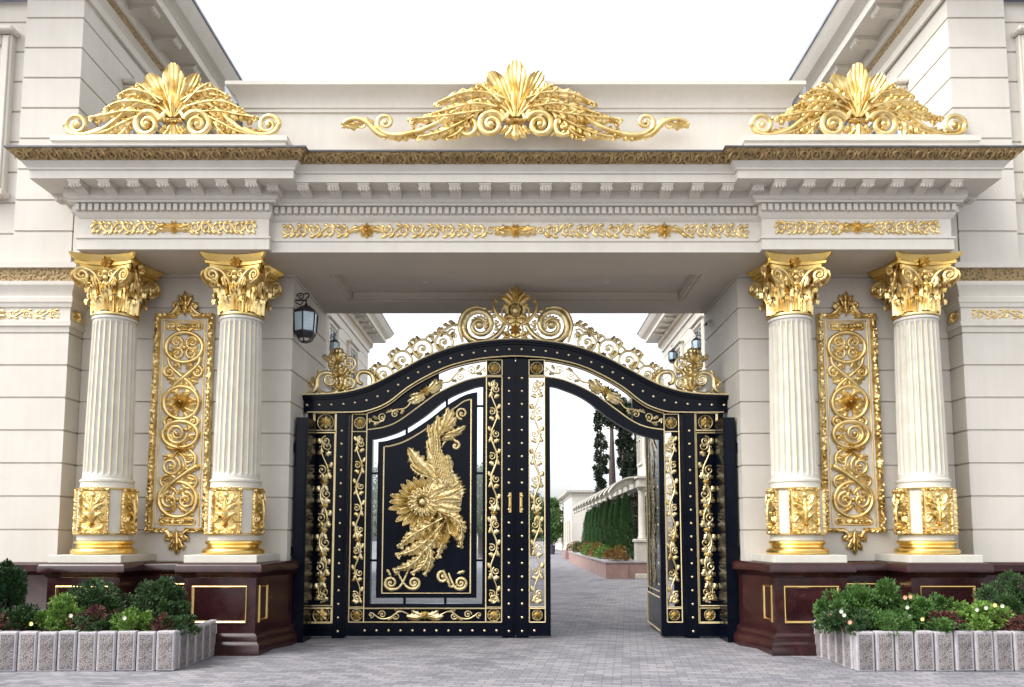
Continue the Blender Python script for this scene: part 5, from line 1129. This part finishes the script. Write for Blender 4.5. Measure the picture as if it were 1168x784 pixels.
# thujas
for k in range(9):
    Y = 18.6+2.1*k; h = rnd.uniform(2.35, 2.75) if k else 2.6
    t = thing('thuja', 'narrow dark green thuja, %s in the row behind the raised bed' % ('nearest' if k == 0 else '%s from the gate' % ['', 'second', 'third', 'fourth', 'fifth', 'sixth', 'seventh', 'eighth', 'farthest'][k]), 'conifer', (4.38, Y, .62), 0, 'thuja row in the raised bed')
    m = MB(); r_ = random.Random(40+k)
    for i in range(2600):
        z = h*r_.random()**.8; rr = .43*(1-z/h)**.62*(.75+.35*r_.random())*(.7 if z < .15 else 1); a = r_.uniform(0, 2*pi); rr *= 1+.12*sin(5*a+z*4)
        p = Vector((cos(a)*rr, sin(a)*rr, z)); d = Vector((cos(a)*.5, sin(a)*.5, 1)).normalized(); sd = Vector((-sin(a), cos(a), r_.uniform(-.4, .4))); l = r_.uniform(.08, .16); m.add([tuple(p), tuple(p+d*l*.5+sd*.03), tuple(p+d*l), tuple(p+d*l*.5-sd*.03)], [(0, 1, 2, 3)])
    m.build('foliage', LF['thuja'], t, smooth=False, recalc=False); m = MB(); m.tube([(0, 0, 0), (0, 0, h*.85)], [.05, .015], n=6, ref=(1, 0, 0)); m.build('trunk', WOOD, t)
for k in range(7):
    mt = ['light', 'rust', 'rust', 'light', 'rust', 'dark', 'rust'][k]
    plant('bed_shrub', ['orange-tinged shrub at the near corner of the raised bed', 'yellow-green shrub second along the raised bed', 'rusty orange shrub third along the raised bed', 'yellowish shrub midway along the raised bed', 'rusty shrub fifth along the raised bed', 'dark shrub sixth along the raised bed', 'rusty shrub at the far end of the raised bed'][k], 'shrub', (3.78 if k else 3.95, 18.2+2.9*k, .64), (.42, 1.5, .34), 2600, .07, ['rust', 'light', 'rust', 'light', 'rust', 'dark', 'rust'][k], 60+k, 'low shrubs along the raised bed')
t = thing('shade_hedge', 'tall dark clipped hedge added as dark shade behind the thuja row', 'hedge', (5.45, 30, .0))  # dark leaf mass added to stand for the shade under the pergola
m = MB(); r_ = random.Random(91)
for i in range(22000):
    p = Vector((r_.uniform(-.35, .35), r_.uniform(-11, 13), r_.uniform(.3, 3.35+r_.uniform(-.12, .12)))); 
    if r_.random() < .6: p.x = -.35+r_.uniform(-.06, .05)
    d = Vector((r_.uniform(-1, .3), r_.uniform(-1, 1), r_.uniform(-.2, 1))).normalized(); sd_ = d.cross(Vector((r_.uniform(-1, 1), r_.uniform(-1, 1), r_.uniform(-1, 1)))).normalized(); l = .14
    m.add([tuple(p), tuple(p+d*l*.5+sd_*.04), tuple(p+d*l), tuple(p+d*l*.5-sd_*.04)], [(0, 1, 2, 3)])
m.build('foliage', LF['cypress'], t, smooth=False, recalc=False)
m = MB()
for k in range(24): m.tube([(0, -10.8+k, 0), (.05, -10.8+k, 1.5), (-.05, -10.7+k, 3.0)], [.04, .03, .01], n=5, ref=(1, 0, 0))
m.build('stems', WOOD, t)
# pergola
pg = thing('pergola', 'white pergola with upcurved cantilever arms over the lane beside the thuja row', 'pergola', (4.85, 17.6, 0))
cl = MB(); cl.box(-.28, .28, -.28, .28, 0, 1.38, ch=.01); cl.box(-.33, .33, -.33, .33, 1.38, 1.50, ch=.02); cl.box(-.33, .33, -.33, .33, 0, .2, ch=.02)
cl.lathe([(.17, 1.5), (.18, 1.55), (.145, 1.6), (.135, 2.6), (.13, 3.35), (.17, 3.4), (.19, 3.48)], n=20); c1 = cl.build('column', WHITE, pg, (0, 0, 0))
for k in range(1, 4): o = c1.copy(); COL.objects.link(o); o.location = (0.35, 6.5*k, 0)
m = MB(); m.box(-.2, .2, -.6, 21, 3.48, 3.80); m.box(-.26, .3, -.7, 21.05, 3.80, 3.88); m.build('beam', WHITE, pg, smooth=False)
def arm():
    m = MB(); A = [(.5, 3.82), (0, 3.86), (-.5, 3.84), (-.9, 3.66), (-1.15, 3.42), (-1.22, 3.30)]; Bc = [(.5, 3.66), (0, 3.64), (-.5, 3.60), (-.85, 3.42), (-1.05, 3.22), (-1.15, 3.14)]
    A = catmull(A, 4); Bc = catmull(Bc, 4); m.band(A, Bc, -.07, .07); m.band([(x, z+.05) for x, z in A], [(x, z) for x, z in A], -.26, .26); m.lathe([(.02, 3.02), (.07, 3.06), (.07, 3.12), (.03, 3.16)], -1.14, 0, 10); return m
a0_ = arm().build('arm', WHITE, pg, (0, .4, 0), smooth=False)
for k in range(1, 12): o = a0_.copy(); COL.objects.link(o); o.location = (0, .4+1.75*k, 0)
# white side house right behind pergola
def house(name, label, x0, x1, y0, y1, h, wins_front, wins_side, roof=None, hip=1.4, cat='building'):
    t = thing(name, label, cat, ((x0+x1)/2, (y0+y1)/2, 0)); cx, cy = (x0+x1)/2, (y0+y1)/2; a, b_ = (x1-x0)/2, (y1-y0)/2
    m = MB(); m.box(-a, a, -b_, b_, 0, h); m.box(-a-.05, a+.05, -b_-.05, b_+.05, 0, .5); m.build('wall', TRIM, t, smooth=False)
    m = MB(); sweep(m, [(-a, b_), (-a, -b_), (a, -b_), (a, b_)], [(0, h-.5), (.06, h-.48), (.06, h-.3), (.2, h-.22), (.45, h-.15), (.5, h), (.5, h+.06), (0, h+.1)]); m.build('cornice', WHITE, t)
    if roof:
        m = MB(); e_ = .5; vs = [(-a-e_, -b_-e_, h+.08), (a+e_, -b_-e_, h+.08), (a+e_, b_+e_, h+.08), (-a-e_, b_+e_, h+.08)]; r2 = min(a, b_); vs += [(-a+r2, -b_+r2, h+hip), (a-r2, -b_+r2, h+hip), (a-r2, b_-r2, h+hip), (-a+r2, b_-r2, h+hip)]
        m.add(vs, [(0, 1, 5, 4), (1, 2, 6, 5), (2, 3, 7, 6), (3, 0, 4, 7), (4, 5, 6, 7), (3, 2, 1, 0)]); m.build('roof', roof, t, smooth=False)
    def win(lx, ly, lz, w, hh, rz):
        f = MB(); 
        for q in ((-w/2-.1, -w/2, 0, hh), (w/2, w/2+.1, 0, hh), (-w/2-.1, w/2+.1, hh, hh+.1), (-w/2-.15, w/2+.15, -.1, 0), (-.03, .03, 0, hh), (-w/2, w/2, hh*.6, hh*.6+.05)): f.box(q[0], q[1], -.09, .01, q[2], q[3])
        o = f.build('window', WHITE, t, (lx, ly, lz), smooth=False); o.rotation_euler = (0, 0, rz); f = MB(); f.box(-w/2, w/2, -.03, -.004, 0, hh); f.build('pane', PANE, o, smooth=False)
    for lx, lz, w, hh in wins_front: win(lx, -b_, lz, w, hh, 0)
    for ly, lz, w, hh in wins_side: win(-a, ly, lz, w, hh, -pi/2)
    return t
house('side_house', 'white two-storey house behind the pergola with a bluish window', 6.2, 12, 23.0, 27.2, 8.6, [], [(y_, z, 1.0, 1.9) for y_ in (-1.1, 1.1) for z in (1.2, 5.2)], ZINC, 2.0)
x0, _ = P(652, 600, 62); x1, _ = P(716, 600, 62)
he = P(652, 560, 62)[1]
house('pavilion', 'long low white house with pale blue metal roof at the end of the lane', x0, x0+9, 62, 100, he, [(-1.2, .9, 1.0, 1.9), (1.0, .9, 1.0, 1.9), (3, .9, 1, 1.9)], [(-17+2.9*k, .9, 1.0, 2.2) for k in range(12)], ROOFB, 2.4)
t = thing('flower_box', 'small granite-sided flower bed before the white house down the lane', 'flower bed', (4.0, 44.5, 0)); m = MB(); m.box(-.5, 1.2, -1.6, 2, 0, .6); m.build('slabs', PINK, t, smooth=False)
plant('bed_shrub', 'rusty shrub in the small bed before the white house', 'shrub', (4.2, 43.8, .55), (.6, .8, .35), 1500, .08, 'rust', 77)
# tall trees
def tall_tree(name, label, cat, loc, h, cr, base, mat, seed, n=9000, size=.16, trunk=.22, lean=0, shape='col', group='trees beyond the gate'):
    t = thing(name, label, cat, loc, 0, group); r_ = random.Random(seed)
    m = MB(); m.tube([(0, 0, 0), (lean*.3, 0, h*.4), (lean, 0, h*.93)], [trunk, trunk*.8, trunk*.2], n=9, ref=(0, 1, 0))
    for k in range(16):
        z = base+(h-base)*(k+.5)/17; a = r_.uniform(0, 2*pi); q = cr*.7; m.tube([(lean*z/h, 0, z), (lean*z/h+cos(a)*q*.5, sin(a)*q*.5, z+q*.35), (lean*z/h+cos(a)*q, sin(a)*q, z+q*.8)], [trunk*.25, trunk*.15, .01], n=5, ref=(.1, .2, 1))
    m.build('trunk', WOOD, t); m = MB(); cl = []
    for k in range(70):
        f = r_.random(); z = base+(h-base)*f; env = cr*((sin(pi*min(f*.9+.08, 1))**.5) if shape == 'col' else sin(pi*min(f*.85+.12, 1))**.7); a = r_.uniform(0, 2*pi); q = env*r_.uniform(.2, .85); cl.append((cos(a)*q+lean*z/h, sin(a)*q, z, cr*r_.uniform(.22, .45)))
    for i in range(n):
        c = cl[r_.randrange(70)]; a = r_.uniform(0, 2*pi); b_ = math.asin(r_.uniform(-1, 1)); k = c[3]*r_.uniform(.4, 1); p = Vector((c[0]+cos(a)*cos(b_)*k, c[1]+sin(a)*cos(b_)*k, c[2]+sin(b_)*k*(1.6 if shape == 'col' else .9)))
        d = Vector((r_.uniform(-1, 1), r_.uniform(-1, 1), r_.uniform(-.2, 1.2))).normalized(); sd = d.cross(Vector((r_.uniform(-1, 1), r_.uniform(-1, 1), r_.uniform(-1, 1)))).normalized(); l = size*r_.uniform(.6, 1.4)
        m.add([tuple(p), tuple(p+d*l*.5+sd*l*.28), tuple(p+d*l), tuple(p+d*l*.5-sd*l*.28)], [(0, 1, 2, 3)])
    m.build('crown', LF[mat], t, smooth=False, recalc=False); return t
def at_tree(u, Y): return (P(u, 600, Y)[0], Y, 0)
tall_tree('cypress', 'tall dark cypress, leftmost of the tall trees beyond the open doorway', 'tree', at_tree(686, 32), 9.4, .48, 4.0, 'cypress', 1, 9000, .13, .12)
tall_tree('pine_tree', 'tall tree with thick bare brown trunk beyond the open doorway', 'tree', at_tree(699, 33), 9.9, .8, 8.2, 'cypress', 2, 5000, .14, .30)
tall_tree('cypress', 'tall dark cypress right of the bare brown trunk', 'tree', at_tree(712, 34), 9.8, .50, 5.2, 'cypress', 3, 9000, .13, .18)
tall_tree('cypress', 'broad dark cypress close to the white side house', 'tree', at_tree(726, 33), 9.6, .72, 4.6, 'cypress', 4, 14000, .14, .16)
tall_tree('leafy_tree', 'round green tree at the far end of the lane beyond the doorway', 'tree', at_tree(629, 75), 5.4, 2.0, 1.2, 'mid', 5, 9000, .22, .2, shape='round')
tall_tree('leafy_tree', 'green tree behind the left gate leaf in the courtyard', 'tree', at_tree(548, 46), 6.2, 2.3, 2.0, 'mid', 6, 12000, .2, .2, shape='round')
tall_tree('leafy_tree', 'dark tree seen through the scrollwork right of the gate centre', 'tree', at_tree(606, 60), 5.2, 2.1, 1.6, 'dark', 7, 9000, .2, .2, shape='round')
tall_tree('leafy_tree', 'dark leafy tree behind the left edge of the gate panel', 'tree', at_tree(450, 40), 6.5, 2.6, 1.8, 'dark', 8, 11000, .2, .2, shape='round')
house('far_house', 'low grey house in the far distance beyond the lane', -8, -1, 95, 110, 5.0, [(-2, 1, 1, 1.8), (1, 1, 1, 1.8)], [], ZINC, 2)
t = thing('litter_bin', 'small dark bin far down the lane by the doorway edge', 'bin', (P(630, 627, 58)[0], 58, 0)); m = MB(); m.lathe([(.22, 0), (.26, .7), (.28, .72), (.28, .78), (.12, .88)], n=14); m.build('body', BINM, t)

# ------------------------------------------------------------------ light, sky, camera
w = bpy.data.worlds.new('World'); sc.world = w; w.use_nodes = True; nt = w.node_tree; bg = nt.nodes['Background']
EL, AZ = 50, 246   # sun elevation, direction (deg from -Y toward -X: behind and left of the camera)
sky = nt.nodes.new('ShaderNodeTexSky'); sky.sky_type = 'NISHITA'; sky.sun_disc = False; sky.sun_elevation = R(EL); sky.sun_rotation = R(AZ); sky.air_density = 1.0; sky.dust_density = 4.0; sky.ozone_density = 1.0
hs = nt.nodes.new('ShaderNodeHueSaturation'); hs.inputs['Saturation'].default_value = .16; hs.inputs['Value'].default_value = 2.0
nt.links.new(sky.outputs[0], hs.inputs['Color']); nt.links.new(hs.outputs[0], bg.inputs[0]); bg.inputs[1].default_value = .15
sd = bpy.data.lights.new('sun', 'SUN'); sd.energy = .65; sd.angle = R(20); sd.color = (1, .95, .88); so2 = bpy.data.objects.new('sun', sd); COL.objects.link(so2)
dv = Vector((sin(R(AZ))*cos(R(EL)), cos(R(AZ))*cos(R(EL)), sin(R(EL)))); so2.rotation_euler = dv.to_track_quat('Z', 'Y').to_euler(); so2.location = (-10, -20, 20)
cd = bpy.data.cameras.new('camera'); cam = bpy.data.objects.new('camera', cd); COL.objects.link(cam); cam.location = (0, CAMY, EYE); cam.rotation_euler = (pi/2+TILT, 0, 0)
cd.sensor_width = 36; cd.lens = FOC/1168*36; cd.shift_x = -4/1168; cd.shift_y = 136.5/1168; cd.clip_end = 1000; cd.clip_start = .1; sc.camera = cam
sc.view_settings.view_transform = 'Standard'; sc.view_settings.look = 'None'; sc.view_settings.gamma = 1; sc.view_settings.exposure = 0.66
sc.render.resolution_x = 1024; sc.render.resolution_y = 687
